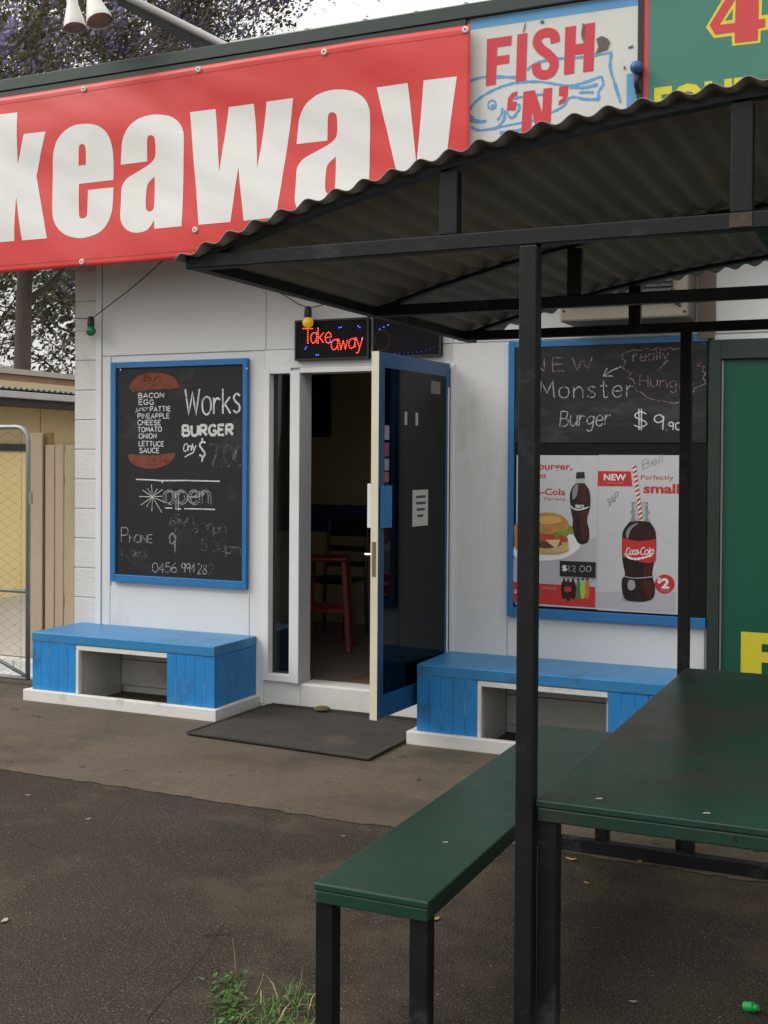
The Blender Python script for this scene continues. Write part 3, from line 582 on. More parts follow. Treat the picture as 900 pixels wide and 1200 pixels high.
w_l = a3.O([(48, 208, 1), (246, 183, 1), (283, 680, 1), (348, 168, 1), (547, 142, 1), (577, 645, 1), (648, 127, 1), (858, 100, 1), (785, 620, 1), (735, 1035, 1), (478, 1060, 1), (432, 640, 1), (374, 1070, 1), (125, 1092, 1)])
y_l = a4.O([(464, 93, 1), (618, 72, 1), (657, 468, 1), (697, 60, 1), (860, 40, 1), (775, 640, 1), (745, 740), (690, 790), (600, 795, 1), (600, 735, 1), (610, 700), (590, 640, 1)])
dx2 = onY(330+70/4.186, 80+370/4.186, BY).x-onY(130+78/7.06, 120+515/7.06, BY).x
def shift(lp, dx, dz=0): return [(x+dx, z+dz) for x, z in lp]
aX0 = min(x for x, z in a_l[0]); aX1 = max(x for x, z in a_l[0]); kx0 = min(x for x, z in k_l); kz1 = max(z for x, z in k_l); kz0 = min(z for x, z in k_l)
dA = (kx0-.06)-aX1; tX1 = aX0+dA-.04
t_l = [(tX1-.56, kz1), (tX1, kz1), (tX1, kz1-.17), (tX1-.17, kz1-.17), (tX1-.17, kz0), (tX1-.39, kz0), (tX1-.39, kz1-.17), (tX1-.56, kz1-.17)]
bx0 = tX1-.56-.22
banner = thing('banner', (bx1-2.5, BY, bz0), 'large red vinyl banner with white letters reading takeaway tied along the roof edge', 'banner')
g = MB(); nx, nz = 200, 48
g.add([(bx0+(bx1-bx0)*i/nx, BY, bz0+(bz1-bz0)*j/nz) for j in range(nz+1) for i in range(nx+1)], [(j*(nx+1)+i, j*(nx+1)+i+1, (j+1)*(nx+1)+i+1, (j+1)*(nx+1)+i) for j in range(nz) for i in range(nx)])
cloth = g.build('cloth', banner_red, banner, smooth=True)
L = WL[cloth.name]
for v in cloth.data.vertices: v.co.y += wav(v.co.x+L.x, v.co.z+L.z)
sm_ = cloth.modifiers.new('solid', 'SOLIDIFY'); sm_.thickness = .0012; sm_.offset = -1
for loops, nm in (([t_l], 'letter_t'), ([shift(l_, dA) for l_ in a_l], 'letter_a'), ([k_l], 'letter_k'), (e_l, 'letter_e'), (a_l, 'letter_a'), ([w_l], 'letter_w'), ([shift(l_, dx2) for l_ in a_l], 'letter_a'), ([y_l], 'letter_y')):
    o = MB().poly(loops, BY).build(nm, banner_white, banner); refine(o, .035, -.0013)
ey_m = mat('eyelet_washer', (.62, .6, .56), .5)
for px_, py_ in ((98, 104.5), (233.5, 82), (96.5, 307), (230, 270), (381, 62), (545.5, 35), (-60, 131), (-60, 318)):
    q = onY(px_, py_, BY); lp = MB().lathe([(.003, .0), (.006, .006), (.017, .006), (.019, .001), (.019, -.004)], (q.x, BY+wav(q.x, q.z)-.003, q.z), (0, -1, 0), 16)
    ey = lp.build('eyelet', ey_m, banner, smooth=True)
    MB().lathe([(.0001, .004), (.005, .003), (.0065, .001)], (q.x, BY+wav(q.x, q.z)-.0055, q.z), (0, -1, 0), 10).build('tie_hole', rubber_black, ey)
# stitched hem lines
for z in (bz1-.045, bz0+.045):
    g = MB(); k = 60
    xs = [bx0+.01+(bx1-bx0-.02)*i/k for i in range(k+1)]
    g.add([(x, BY+wav(x, zz)-.0022, zz) for x in xs for zz in (z, z+.003)], [(2*i, 2*i+2, 2*i+3, 2*i+1) for i in range(k)])
    g.build('hem', mat('hem_%d' % int(z*100), (.42, .05, .045), .5), banner)

# ================================================================== FISH SIGN
F0 = FA-.004
af = Art(F0, 545, 10, 4.186)
fx0 = bx1-.02; fx1 = onY(747.5, 60, F0).x; fz1 = onY(650, 13, F0).z
fish = thing('fish_sign', ((fx0+fx1)/2, F0, 2.9), 'weathered white sign board with red lettering and a blue painted fish', 'sign')
box('board', fx0, fx1, F0, FA+.003, 2.86, 3.942, sign_white, fish)
Y1 = F0-.001; Y2 = F0-.002
MB().poly([[(bx1-.02, fz1+.02), (fx1, fz1+.02), (fx1, fz1-.035), (bx1-.02, fz1-.03)]], Y1).build('painted_band', sign_blue, fish)
g = MB()
for t in ('12,510 60,450 130,405 195,378 270,362 370,360 500,378 570,368 668,333', '668,333 678,370 655,410 658,448', '658,446 590,445 520,435 480,480 420,512 330,548 200,575 130,590 70,597 30,580',
          '12,510 40,540 70,553 105,553', '10,545 60,556 100,553', '160,548 180,515 182,488', '195,500 190,545 160,582 140,592', '200,505 230,537 262,500 266,475 240,470',
          '18,358 80,338 160,335 260,338', '305,302 340,272 420,250 520,242 600,235 718,215', '718,215 712,290 735,370 763,462', '515,385 580,388 650,372', '560,412 600,410 630,412', '240,440 330,425 420,420', '170,610 300,590 420,570'):
    g.ribbon(af.S(pts_(t)), .014, Y1, .35)
g.build('painted_fish', sign_blue, fish)
g = MB(); g.ribbon(af.S([(133+20*math.cos(t), 473+22*math.sin(t)) for t in [i*.63 for i in range(11)]], 3), .009, Y1, .2); g.poly([af.E(137, 480, 11, 12, 12)], Y1-.0005); g.build('painted_eye', sign_blue, fish)
for nm, pl in (('letter_f', '108,150 230,133 227,180 158,190 157,235 218,226 216,268 155,277 151,373 102,381'), ('letter_i', '257,127 306,120 299,353 249,360'),
               ('letter_h', '492,92 545,84 541,176 584,170 588,76 638,68 630,306 579,313 582,222 539,228 535,318 485,326'), ('letter_n', '287,408 342,400 378,510 385,393 428,388 416,640 360,650 328,500 322,660 273,668'),
               ('quote_mark', '205,500 211,440 230,415 258,405 256,425 238,440 232,458 254,456 248,500'), ('quote_mark', '462,385 508,377 503,430 490,460 458,475 460,455 478,440 483,428 460,430')):
    MB().poly([af.P(pts_(pl))], Y2).build(nm, sign_red, fish)
MB().ribbon(af.S(pts_('443,168 436,130 402,118 366,132 354,165 372,198 408,226 436,262 428,306 392,326 356,312 348,270'), 6), .05, Y2).build('letter_s', sign_red, fish)
flk = mat('flaked_timber', (.17, .145, .12), .9, var=.4, vscale=40)
for t in ('285,120 290,90 297,68 300,65 296,95 288,122', '645,150 670,135 700,148 712,165 700,200 660,215 640,222 655,190', '370,60 388,58 388,72 370,74', '800,190 825,180 825,192 803,198', '570,130 578,70 588,80 582,170', '778,285 788,283 788,300 779,300'):
    MB().poly([af.P(pts_(t))], Y2-.0026).build('flaked_paint', flk, fish)
box('gap_strip', fx1+.001, fx1+.03, F0-.008, FA+.004, 2.86, 3.95, rubber_black, fish)  # black strip standing in for the dark gap between the two signs
box('blue_strip', fx1-.055, fx1-.012, F0-.004, F0-.0001, 2.9, onY(742, 86, F0).z, sign_blue, fish)
q = onY(746, 79, FA-.05)
ball = thing('wall_lamp', (q.x, FA-.05, q.z-.1), 'small blue ball shaped lamp on a dark bracket beside the fish sign', 'lamp')
MB().lathe([(.0001, .033)]+[(.033*math.cos(t), .033*math.sin(t)) for t in [R(75-15*i) for i in range(11)]]+[(.0001, -.033)], q, (0, 0, 1), 20).build('globe', mat('globe_blue', (.02, .1, .26), .4), ball, smooth=True)
MB().tube([q+Vector((0, 0, -.025)), q+Vector((0, .0, -.09)), q+Vector((0, .054, -.12)), q+Vector((0, .054, -.3))], .013, 8).build('bracket', rubber_black, ball, smooth=True)

# ================================================================== GREEN SIGN
G0 = FA-.006
ag = Art(G0, 740, 0, 5.625)
gx0 = onY(754.5, 60, G0).x
gs = thing('green_sign', (gx0+1.2, G0, 2.9), 'green sign board with a big red number four and yellow word four', 'sign')
box('board', gx0, gx0+2.6, G0, FA+.002, 2.87, 4.35, sign_green, gs)
box('border', gx0-.004, gx0+.024, G0-.0012, G0-.0001, 2.87, 4.35, sign_red2, gs)
MB().poly([ag.P(pts_('490,180 680,-140 866,-166 858,102 905,95 905,195 852,203 850,282 663,303 662,237 545,252'))], G0-.001).build('numeral_outline', sign_yellow, gs)
MB().poly([ag.P(pts_('515,165 690,-118 842,-138 838,128 882,122 882,178 836,190 832,268 682,285 680,212 552,230')), ag.P(pts_('582,163 688,-10 683,152'))], G0-.002).build('numeral_four', sign_red2, gs)
MB().poly([ag.P(pts_('618,135 668,62 664,128'))], G0-.0022).build('numeral_gap', sign_green, gs)
fzt = ag.p(160, 576)[1]; fx_a = ag.p(150, 600)[0]; fx_b = ag.p(855, 500)[0]
ptext('word_four', 'FOUR', fx_a, fx_b, fzt-.17, fzt, G0-.001, sign_yellow, gs, bold=.045)

# ================================================================== ROOF ARM AND FLOODLIGHTS
arm = thing('light_arm', onY(265, 55, FA), 'grey steel arm leaning out from the roof edge beside the lamps', 'bracket')
pA = onY(266, 55, FA+.02); pB = onY(152, -2, 5.95); pC = onY(112, -26, 5.86)
g = MB(); g.tube([pA+Vector((.06, 0, -.002)), pA, pB, pC], .026, 10); g.build('tube', conduit_grey, arm, smooth=True)
g = MB(); g.bar(pA+Vector((-.06, .0, -.03)), pB+Vector((-.07, 0, .0)), .035, .06); g.build('stay', steel_black, arm)
fl = thing('floodlight', pC, 'twin white floodlight heads hanging at the top of the picture above the red banner', 'floodlight')
g = MB(); g.box(pC.x-.13, pC.x+.06, pC.y-.03, pC.y+.03, pC.z+.0, pC.z+.05); g.build('junction_box', flood_white, fl, bevel=.006)
def par(px_, py_, nx2, ny2, sc):
    c0 = onY(px_, py_, 5.83); top = onY(nx2, ny2, 5.86); ax = (c0-top).normalized(); 
    prof = [(.0001, 0), (.034, 0), (.036, .05), (.04, .055), (.04, .075), (.045, .085), (.072, .15), (.078, .165), (.078, .178)]
    ln = (c0-top).length
    prof = [(r_*sc, h*ln/.178) for r_, h in prof]
    hdp = MB().lathe(prof, top, ax, 24).build('lamp_head', flood_white, fl, smooth=True)
    MB().lathe([(.0001, ln*.985), (.03*sc, ln*.983), (.06*sc, ln*.97), (.072*sc, ln*.95)], top, ax, 24).build('lens', flood_lens, hdp, smooth=True)
par(88, 33, 83, -14, .86); par(117, 25, 104, -18, 1.0)

# ================================================================== CHALKBOARD 1 (left of the door)
def framed_board(name, x0, x1, z0, z1, fw, fb, label, boardmat, right=True):
    t = thing(name, ((x0+x1)/2, W-.02, z0), label, 'blackboard')
    f = MB(); y0, y1 = W-.042, W-.0095; rw = fw*.75 if right else 0
    f.box(x0, x0+fw, y0, y1, z0, z1); f.box(x0+fw, x1-rw, y0+.001, y1, z1-fw, z1); f.box(x0+fw, x1-rw, y0+.001, y1, z0, z0+fb)
    if right: f.box(x1-rw, x1, y0, y1, z0, z1)
    f.build('frame', frame_blue, t, bevel=.003)
    box('board', x0+fw+.001, x1-rw-.001, W-.03, W-.0095, z0+fb+.001, z1-fw-.001, boardmat, t)
    return t
bb = framed_board('menu_blackboard', -4.905, -3.857, .735, 2.188, .04, .048, 'chalkboard in a blue frame left of the door listing burger fillings and a phone number', board_black)
BYc = W-.031
c1 = Art(BYc, 120, 410, 4.137)
strokes('chalk_works', hand(c1, 'Works', 402, 668, 312, 128, -.03, 1.0, 0, .25), .0125, BYc-.0005, chalk, bb)
strokes('chalk_burger', hand(c1, 'BURGER', 390, 633, 416, 48, -.02, 1.3, 0, .05), .0185, BYc-.0005, chalk, bb)
strokes('chalk_only', hand(c1, 'Only', 392, 452, 493, 36, -.1, .5, .15)+[c1.P([(400, 520), (415, 510), (437, 500)])], .0075, BYc-.0005, chalk, bb)
strokes('chalk_dollar', [c1.S(pts_('500,450 484,446 472,462 484,482 496,500 490,518 470,508')), c1.P(pts_('484,428 484,440')), c1.P(pts_('488,515 482,542'))], .0125, BYc-.0005, chalk, bb)
strokes('chalk_rubbed_price', hand(c1, '7.00', 520, 690, 565, 110, 0, .8), .018, BYc-.0005, chalk_faint, bb)
for i_, (t, x0, x1, yb, sl) in enumerate((('BACON', 175, 298, 234, -.03), ('EGG', 178, 250, 265, 0), ('PATTIE', 232, 330, 299, -.02), ('PINEAPPLE', 172, 325, 332, 0), ('CHEESE', 172, 283, 364, 0), ('TOMATO', 172, 287, 398, -.02), ('ONION', 178, 262, 430, -.02), ('LETTUCE', 178, 297, 466, .01), ('SAUCE', 180, 275, 499, 0))):
    strokes('chalk_menu_line', hand(c1, t, x0, x1, yb, 23, sl, 1.3, 0, .06), .0062, BYc-.0005, chalk, bb)
strokes('chalk_menu_line', hand(c1, 'junior', 158, 224, 298, 24, -.05, .4, .1), .006, BYc-.0005, chalk_mid, bb)
for lp in ([(130, 190, 1), (140, 158), (185, 123), (250, 110), (315, 118), (358, 145), (372, 182, 1), (330, 190), (240, 194), (150, 203, 1)], [(123, 510, 1), (150, 505), (235, 512), (340, 500), (353, 506, 1), (345, 530), (305, 560), (240, 577), (170, 565), (135, 542)]):
    MB().poly([c1.O(lp)], BYc-.0004).build('chalk_bun', chalk_brown, bb)
for e_ in ((240, 548, 40, 12), (325, 165, 30, 14), (175, 182, 30, 9)): MB().poly([c1.E(*e_)], BYc-.0006).build('chalk_bun_sheen', chalk_brown_hi, bb)
strokes('chalk_bun_writing', hand(c1, 'Bun', 205, 280, 152, 30, -.05, .7), .008, BYc-.0007, chalk_brown_lo, bb)
strokes('chalk_line', [c1.P([(163, 628), (230, 630), (290, 634), (400, 633), (570, 637)]), c1.P([(290, 632), (291, 646)])], .0085, BYc-.0005, chalk, bb)
star = []
for i, ln in enumerate((62, 48, 64, 50, 76, 95, 74, 60, 72, 68, 60, 50)):
    an = R(-92+30*i+random.uniform(-6, 6)); star.append(c1.P([(243, 712), (243+ln*.5*math.cos(an), 712+ln*.5*math.sin(an)), (243+ln*.95*math.cos(an), 712+ln*.95*math.sin(an))]))
strokes('chalk_star', star, .004, BYc-.0005, chalk, bb)
strokes('chalk_open_fill', hand(c1, 'open', 302, 520, 746, 96, 0, 1.0, 0, 0), .022, BYc-.0004, chalkmat('chalk_open_grey', (.4, .4, .4), .42), bb)
for s_ in (-1, 1):
    random.seed(3)
    ln_ = hand(c1, 'open', 302+s_*7, 520+s_*7, 746+s_*3, 96+s_*4, 0, 1.0, 0, 0); strokes('chalk_open_outline', ln_, .004, BYc-.0006, chalk_mid, bb)
strokes('chalk_underline', [c1.P([(305, 767), (338, 767)]), c1.P([(355, 771), (382, 771)]), c1.P([(397, 770), (470, 771), (546, 774)])], .008, BYc-.0005, chalk, bb)
strokes('chalk_phone', hand(c1, 'P', 92, 125, 930, 72, .05)+hand(c1, 'hONE', 132, 242, 932, 38, .03, .8), .0052, BYc-.0005, chalk_mid, bb)
strokes('chalk_rubbed_word', hand(c1, 'Orders', 92, 215, 1000, 46, .02, .5), .008, BYc-.0005, chalk_faint, bb)
strokes('chalk_nine', hand(c1, '9', 325, 355, 985, 92), .012, BYc-.0005, chalkmat('chalk_nine_grey', (.5, .5, .5), .5), bb)
strokes('chalk_rubbed_bar', [c1.P([(333, 815), (333, 858)])], .012, BYc-.0005, chalk_faint, bb)
for t, x0, x1, yb, cp_, sl in (('Sun', 342, 440, 835, 40, .05), ('n', 328, 350, 855, 45, 0), ('10', 345, 400, 882, 42, .03), ('8 30pm', 440, 600, 885, 46, .03), ('5 30pm', 480, 670, 970, 52, .12), ('l', 665, 672, 1002, 22, 0)):
    strokes('chalk_rubbed_word', hand(c1, t, x0, x1, yb, cp_, sl, .5), .007, BYc-.0005, chalk_faint, bb)
random.seed(11)
for t, x0, x1, yb in (('0456', 243, 360, 1078), ('994', 384, 450, 1081), ('28', 462, 506, 1086)): strokes('chalk_number', hand(c1, t, x0, x1, yb, 46, .01, .7), .005, BYc-.0005, chalk_mid, bb)
strokes('chalk_number_faint', hand(c1, '2', 512, 540, 1088, 46), .0065, BYc-.0005, chalk_faint, bb)
for px_, py_ in ((94, 98), (705, 92)):
    q = c1.p(px_, py_); MB().lathe([(.0001, .004), (.006, .003), (.007, 0)], (q[0], W-.042, q[1]), (0, -1, 0), 10).build('screw', steel, bb)

# ================================================================== BLACKBOARD 2 (behind the shelter)
b2 = framed_board('monster_blackboard', -2.138, -1.034, .672, 2.228, .036, .052, 'dusty blackboard in a blue frame behind the shelter posts with burger price in chalk', panel_black, False)
B2Y = W-.036
q = onY(606, 531, B2Y).z
box('writing_panel', -2.1, -1.04, B2Y, W-.0301, q+.06, 2.19, board_black2, b2)
c2 = Art(B2Y, 600, 400, 3.75)
strokes('chalk_new', hand(c2, 'NEW', 82, 352, 134, 58, -.03, 2.2), .0065, B2Y-.0005, chalk_pink, b2)
strokes('chalk_monster', hand(c2, 'Monster', 122, 536, 250, 74, -.015, 1.5), .0065, B2Y-.0005, chalk_mid, b2)
strokes('chalk_burger', hand(c2, 'Burger', 210, 430, 374, 68, -.02, 1.0, .1), .0065, B2Y-.0005, chalk_mid, b2)
strokes('chalk_price', hand(c2, '$', 535, 592, 385, 78)+hand(c2, '9', 625, 668, 388, 68)+hand(c2, '.90', 676, 742, 390, 34, 0, 1.2), .0065, B2Y-.0005, chalk, b2)
strokes('chalk_arrow', [c2.P([(482, 110), (440, 128), (400, 153)]), c2.P([(418, 118), (400, 153), (442, 152)])], .0065, B2Y-.0005, chalk_mid, b2)
strokes('chalk_hungry', hand(c2, 'really', 532, 688, 88, 46, -.06, .9)+[c2.P([(690, 80), (640, 130)])]+hand(c2, 'Hungry', 563, 800, 195, 50, .08, 1.1), .005, B2Y-.0005, chalk_pink, b2)
strokes('chalk_cloud', [c2.S(pts_('756,45 735,30 712,36 690,28 668,38 640,28 615,40 588,30 562,40 535,38 512,45 488,55 485,75 498,88 490,115 505,132 525,138 508,160 530,168 540,190 545,215 570,225 590,245 620,255 650,262 680,265 712,272 735,265 750,240')),
         c2.S(pts_('820,80 828,95 815,105 845,112 835,130 852,140 840,160 852,182 830,195 805,205 790,235'))], .005, B2Y-.0005, chalk_pink, b2)
# ---- posters pinned in the lower half
PY = W-.034
pz1 = onY(650, 533.5, PY).z; pz0a = onY(650, 711, PY).z; px0 = onY(605.5, 534, PY).x; px1 = onY(700.5, 600, PY).x; px2 = onY(796, 600, PY).x
po1 = thing('burger_poster', ((px0+px1)/2, PY, pz0a), 'advertising poster with a hamburger on a plate and a tall cola bottle', 'poster')
box('sheet', px0, px1, PY, PY+.0035, pz0a, pz1, poster_white, po1)
c3 = Art(PY, 595, 525, 6.154); q1y, q2y, q3y, q4y = PY-.0006, PY-.0012, PY-.0018, PY-.0024
def pp(art, name, m, par, Y, *loops): return MB().poly(list(loops), Y).build(name, m, par)
pp(c3, 'red_band', P_red, po1, q1y, c3.P(pts_('38,965 632,1003 632,1152 38,1112')))
pp(c3, 'grey_floor', P_lg, po1, q1y, c3.P(pts_('42,790 640,640 636,1002 38,964')))
pp(c3, 'plate', P_white, po1, q2y, c3.O([(46, 780), (120, 805), (250, 812), (370, 802), (460, 770), (520, 715), (520, 670), (470, 630), (380, 610), (150, 610), (60, 680)]))
pp(c3, 'plate_rim', P_lg, po1, q2y-.0003, c3.P(smooth_path([(46, 785), (120, 812), (250, 820), (370, 810), (465, 778), (522, 715), (516, 730), (460, 770), (370, 802), (250, 812), (120, 804), (46, 778)], 4)))
pp(c3, 'bun_base', P_bun2, po1, q3y, c3.O([(150, 700, 1), (435, 660, 1), (437, 720), (400, 760), (300, 770), (200, 760)]))
pp(c3, 'patty', P_meat, po1, q3y-.0003, c3.O([(170, 660), (240, 655), (330, 660), (390, 690), (330, 720), (220, 715)]))
pp(c3, 'tomato', P_tom, po1, q3y-.0006, c3.O([(170, 640), (260, 620), (380, 625), (432, 650), (420, 680), (300, 675), (200, 668)]))
pp(c3, 'cheese', P_cheese, po1, q3y-.0009, c3.P(pts_('268,662 380,660 366,700 345,722')))
pp(c3, 'lettuce', P_let, po1, q3y-.0012, c3.O([(150, 620), (220, 600), (330, 605), (400, 580), (455, 560), (475, 605), (440, 620), (420, 645), (390, 625), (360, 655), (330, 622), (250, 618), (190, 640)]))
pp(c3, 'bun_top', P_bun, po1, q3y-.0015, c3.O([(150, 590), (155, 520), (200, 480), (280, 465), (360, 475), (420, 510), (442, 560), (420, 590), (330, 605), (220, 605)]))
pp(c3, 'bun_shine', P_bun3, po1, q3y-.0018, c3.O([(220, 510), (280, 488), (350, 495), (390, 525), (340, 545), (250, 545)]))
pp(c3, 'bun_crumb', P_bun2, po1, q3y-.0019, c3.O([(225, 730, 1), (380, 712), (436, 700, 1), (430, 745), (300, 760)]))
pp(c3, 'chips', P_fry, po1, q3y, c3.O([(50, 560), (90, 545), (120, 600), (115, 700), (95, 740), (55, 720), (48, 640)]))
btl = [(492, 255, 1), (555, 255, 1), (585, 300), (597, 370), (590, 440), (572, 520), (588, 600), (582, 670), (545, 693), (505, 680), (468, 590), (470, 520), (455, 440), (448, 340), (465, 285)]
pp(c3, 'bottle', P_dark, po1, q3y, c3.O(btl))
pp(c3, 'bottle_glow', P_cola, po1, q3y-.0003, c3.O([(512, 262), (552, 265), (582, 310), (590, 380), (520, 390)]))
pp(c3, 'bottle_glow', P_cola, po1, q3y-.0003, c3.O([(520, 470), (580, 460), (565, 530), (578, 620), (540, 670), (525, 580)]))
pp(c3, 'bottle_shine', P_glass, po1, q3y-.0006, c3.O([(470, 300), (490, 268), (508, 266), (500, 340), (470, 370)]))
pp(c3, 'bottle_neck', P_lg, po1, q3y, c3.P(pts_('497,222 550,222 556,254 490,254')))
pp(c3, 'bottle_lid', P_black, po1, q3y, c3.O([(495, 175, 1), (553, 172, 1), (556, 218, 1), (492, 221, 1)]))
pp(c3, 'bottle_label', P_black, po1, q3y-.0008, c3.P(pts_('452,400 594,400 586,450 458,455')))
ptext_px('word_zero', 'zero', c3, 487, 408, 552, 437, q3y-.0012, P_white, po1, bold=.02)
strokes('label_swash', [c3.S(pts_('455,418 480,440 520,446 586,425'))], .006, q3y-.0012, P_white, po1)
ptext_px('headline', 'hamburger,', c3, 85, 106, 466, 174, q1y, P_red, po1, bold=.02)
ptext_px('headline', 'combos', c3, 110, 174, 278, 220, q1y, P_red, po1, bold=.02)
ptext_px('headline', 'Coca-Cola', c3, 78, 288, 416, 342, q1y, P_red, po1, bold=.02)
ptext_px('subline', 'mL Variety', c3, 172, 350, 420, 390, q1y, P_red, po1)
ptext_px('small_print', 'variety', c3, 250, 1000, 355, 1024, q2y, P_lg, po1)
strokes('logo', hand(Art(PY, 595, 525, 6.154), 'Coca', 48, 96, 1045, 22, 0, .3, .2), .004, q2y, P_white, po1)
for i, (x0, x1, m) in enumerate(((385, 430, P_dark), (412, 460, P_cola2), (450, 492, P_dark), (495, 525, P_green), (522, 562, P_lime), (558, 592, P_orange))):
    cx = (x0+x1)/2
    pp(c3, 'small_bottle', m, po1, q3y-.0003*i, c3.O([(cx-6, 955, 1), (cx+6, 955, 1), (x1-4, 975), (x1, 1010), (x1-4, 1060), (cx+10, 1085+(15 if i == 1 else 0)), (cx-10, 1085+(15 if i == 1 else 0)), (x0+4, 1060), (x0, 1010), (x0+4, 975)]))
    pp(c3, 'small_lid', P_red if i == 1 else P_black, po1, q3y-.0003*i, c3.P([(cx-8, 940), (cx+8, 940), (cx+8, 954), (cx-8, 954)]))
pp(c3, 'small_label', P_red, po1, q4y-.0012, c3.P(pts_('412,1000 460,1000 460,1035 412,1035')))
pc = thing('price_card', (px1-.1, PY-.005, c3.p(500, 930)[1]), 'small black price card with chalk twelve dollars stuck on the burger poster', 'price card')
xa, za = c3.p(378, 812); xb, zb = c3.p(634, 935)
box('card', xa, xb, PY-.007, PY-.005, zb, za, board_black, pc)
c3b = Art(PY-.007, 595, 525, 6.154)
strokes('chalk_price', hand(c3b, '$', 392, 426, 885, 40), .008, PY-.0076, chalk, pc); strokes('chalk_price', hand(c3b, '12.00', 435, 600, 892, 42, 0, 1.2), .005, PY-.0076, chalk_mid, pc)

po2 = thing('cola_poster', ((px1+px2)/2, PY, pz0a), 'white advertising poster with a small cola bottle and a striped straw', 'poster')
g = MB(); g.box(px1+.001, px2, PY-.0012, PY+.003, pz0a-.004, pz1+.003); g.build('sheet', poster_white, po2)
PZ = PY-.0012; c4 = Art(PZ, 690, 525, 6.0)
pp(c4, 'floor_shade', P_lg, po2, PZ-.0004, c4.P(pts_('50,1010 612,1010 610,1166 44,1120')))
pp(c4, 'bottle_shadow', P_grey, po2, PZ-.0008, c4.E(340, 1062, 118, 24))
pp(c4, 'new_flag', P_red, po2, PZ-.0006, c4.P(pts_('64,162 296,164 306,270 62,268')))
ptext_px('word_new', 'NEW', c4, 106, 182, 262, 230, PZ-.0012, P_white, po2, bold=.03)
ptext_px('small_print', 'serving size', c4, 128, 240, 242, 254, PZ-.0012, P_lg, po2)
ptext_px('word_perfectly', 'Perfectly', c4, 366, 188, 594, 236, PZ-.0006, P_red, po2)
ptext_px('word_small', 'small', c4, 385, 250, 637, 322, PZ-.0006, P_red, po2, bold=.035)
pp(c4, 'bottle_neck', P_glass, po2, PZ-.001, c4.O([(300, 380, 1), (418, 380, 1), (415, 430), (430, 455), (412, 475), (432, 525, 1), (288, 525, 1), (305, 470), (288, 452), (304, 430)]))
pp(c4, 'neck_shine', P_lg, po2, PZ-.0013, c4.O([(318, 390), (400, 388), (398, 430), (395, 510), (330, 512), (322, 440)]))
pp(c4, 'bottle', P_dark, po2, PZ-.0014, c4.O([(286, 520, 1), (360, 512), (432, 522, 1), (465, 575), (474, 640), (472, 740), (450, 850), (448, 905), (466, 970), (455, 1050), (400, 1078), (330, 1080), (255, 1062), (232, 985), (235, 920), (254, 890), (236, 780), (234, 640), (245, 575)]))
pp(c4, 'bottle_glow', P_cola, po2, PZ-.0017, c4.O([(400, 815), (455, 805), (440, 880), (438, 910), (385, 915)]))
pp(c4, 'bottle_glow', P_cola, po2, PZ-.0017, c4.O([(385, 935), (445, 940), (460, 980), (445, 1045), (420, 1062), (395, 1020)]))
pp(c4, 'bottle_glow', P_cola2, po2, PZ-.0017, c4.O([(300, 600), (350, 545), (440, 570), (430, 640), (330, 650)]))
pp(c4, 'bottle_shine', P_glass, po2, PZ-.002, c4.O([(262, 590), (300, 545), (350, 528), (300, 570), (272, 640)]))
pp(c4, 'bottle_shine', P_grey, po2, PZ-.002, c4.O([(285, 930), (320, 935), (325, 985), (290, 1000), (272, 970)]))
strokes('bottle_rim', [c4.S(pts_('240,900 330,915 460,903')), c4.S(pts_('300,400 360,410 418,398')), c4.S(pts_('290,455 360,468 430,455'))], .004, PZ-.0022, P_lg, po2)
pp(c4, 'bottle_label', P_red, po2, PZ-.0024, c4.O([(235, 632, 1), (350, 655), (473, 640, 1), (472, 795, 1), (400, 808), (240, 765, 1)]))
strokes('logo', hand(c4, 'Coca', 262, 345, 752, 50, -.04, .5, .18, 0)+hand(c4, 'Cola', 362, 452, 750, 50, -.04, .5, .18, 0)+[c4.P([(348, 738), (362, 735)])], .0052, PZ-.003, P_white, po2, .3)
strokes('logo_swash', [c4.S(pts_('258,738 275,765 320,780 380,772 446,752'))], .011, PZ-.003, P_white, po2, .4)
st_a, st_b = Vector((318, 120)), Vector((370, 512)); dn = (st_b-st_a).normalized(); pn = Vector((dn.y, -dn.x))*12
g = MB(); g.mi = 0; g.poly([c4.P([st_a+pn, st_b+pn, st_b-pn, st_a-pn])], PZ-.0026); g.mi = 1
L_ = (st_b-st_a).length
for i in range(12):
    t0 = i*L_/12; p0 = st_a+dn*t0; p1 = st_a+dn*(t0+L_/24); g.poly([c4.P([p0+pn, p1+pn*1, p1-pn+dn*14, p0-pn+dn*14])], PZ-.003)
g.build('straw', [P_white, P_red], po2)
pp(c4, 'price_disc', P_red, po2, PZ-.0006, c4.E(534, 957, 70, 68, 28))
ptext_px('price', '2', c4, 510, 914, 566, 990, PZ-.0012, P_white, po2, bold=.04); ptext_px('price_dollar', '$', c4, 482, 908, 510, 955, PZ-.0012, P_white, po2, bold=.03)
ptext_px('small_print', 'each', c4, 505, 994, 565, 1008, PZ-.0012, P_lg, po2)
strokes('pen_scribble', hand(c4, 'Bell', 378, 520, 150, 60, -.35, .8)+hand(c4, '3AP', 128, 205, 420, 60, -.7, .8), .0028, PZ-.0006, P_pencil, po2)

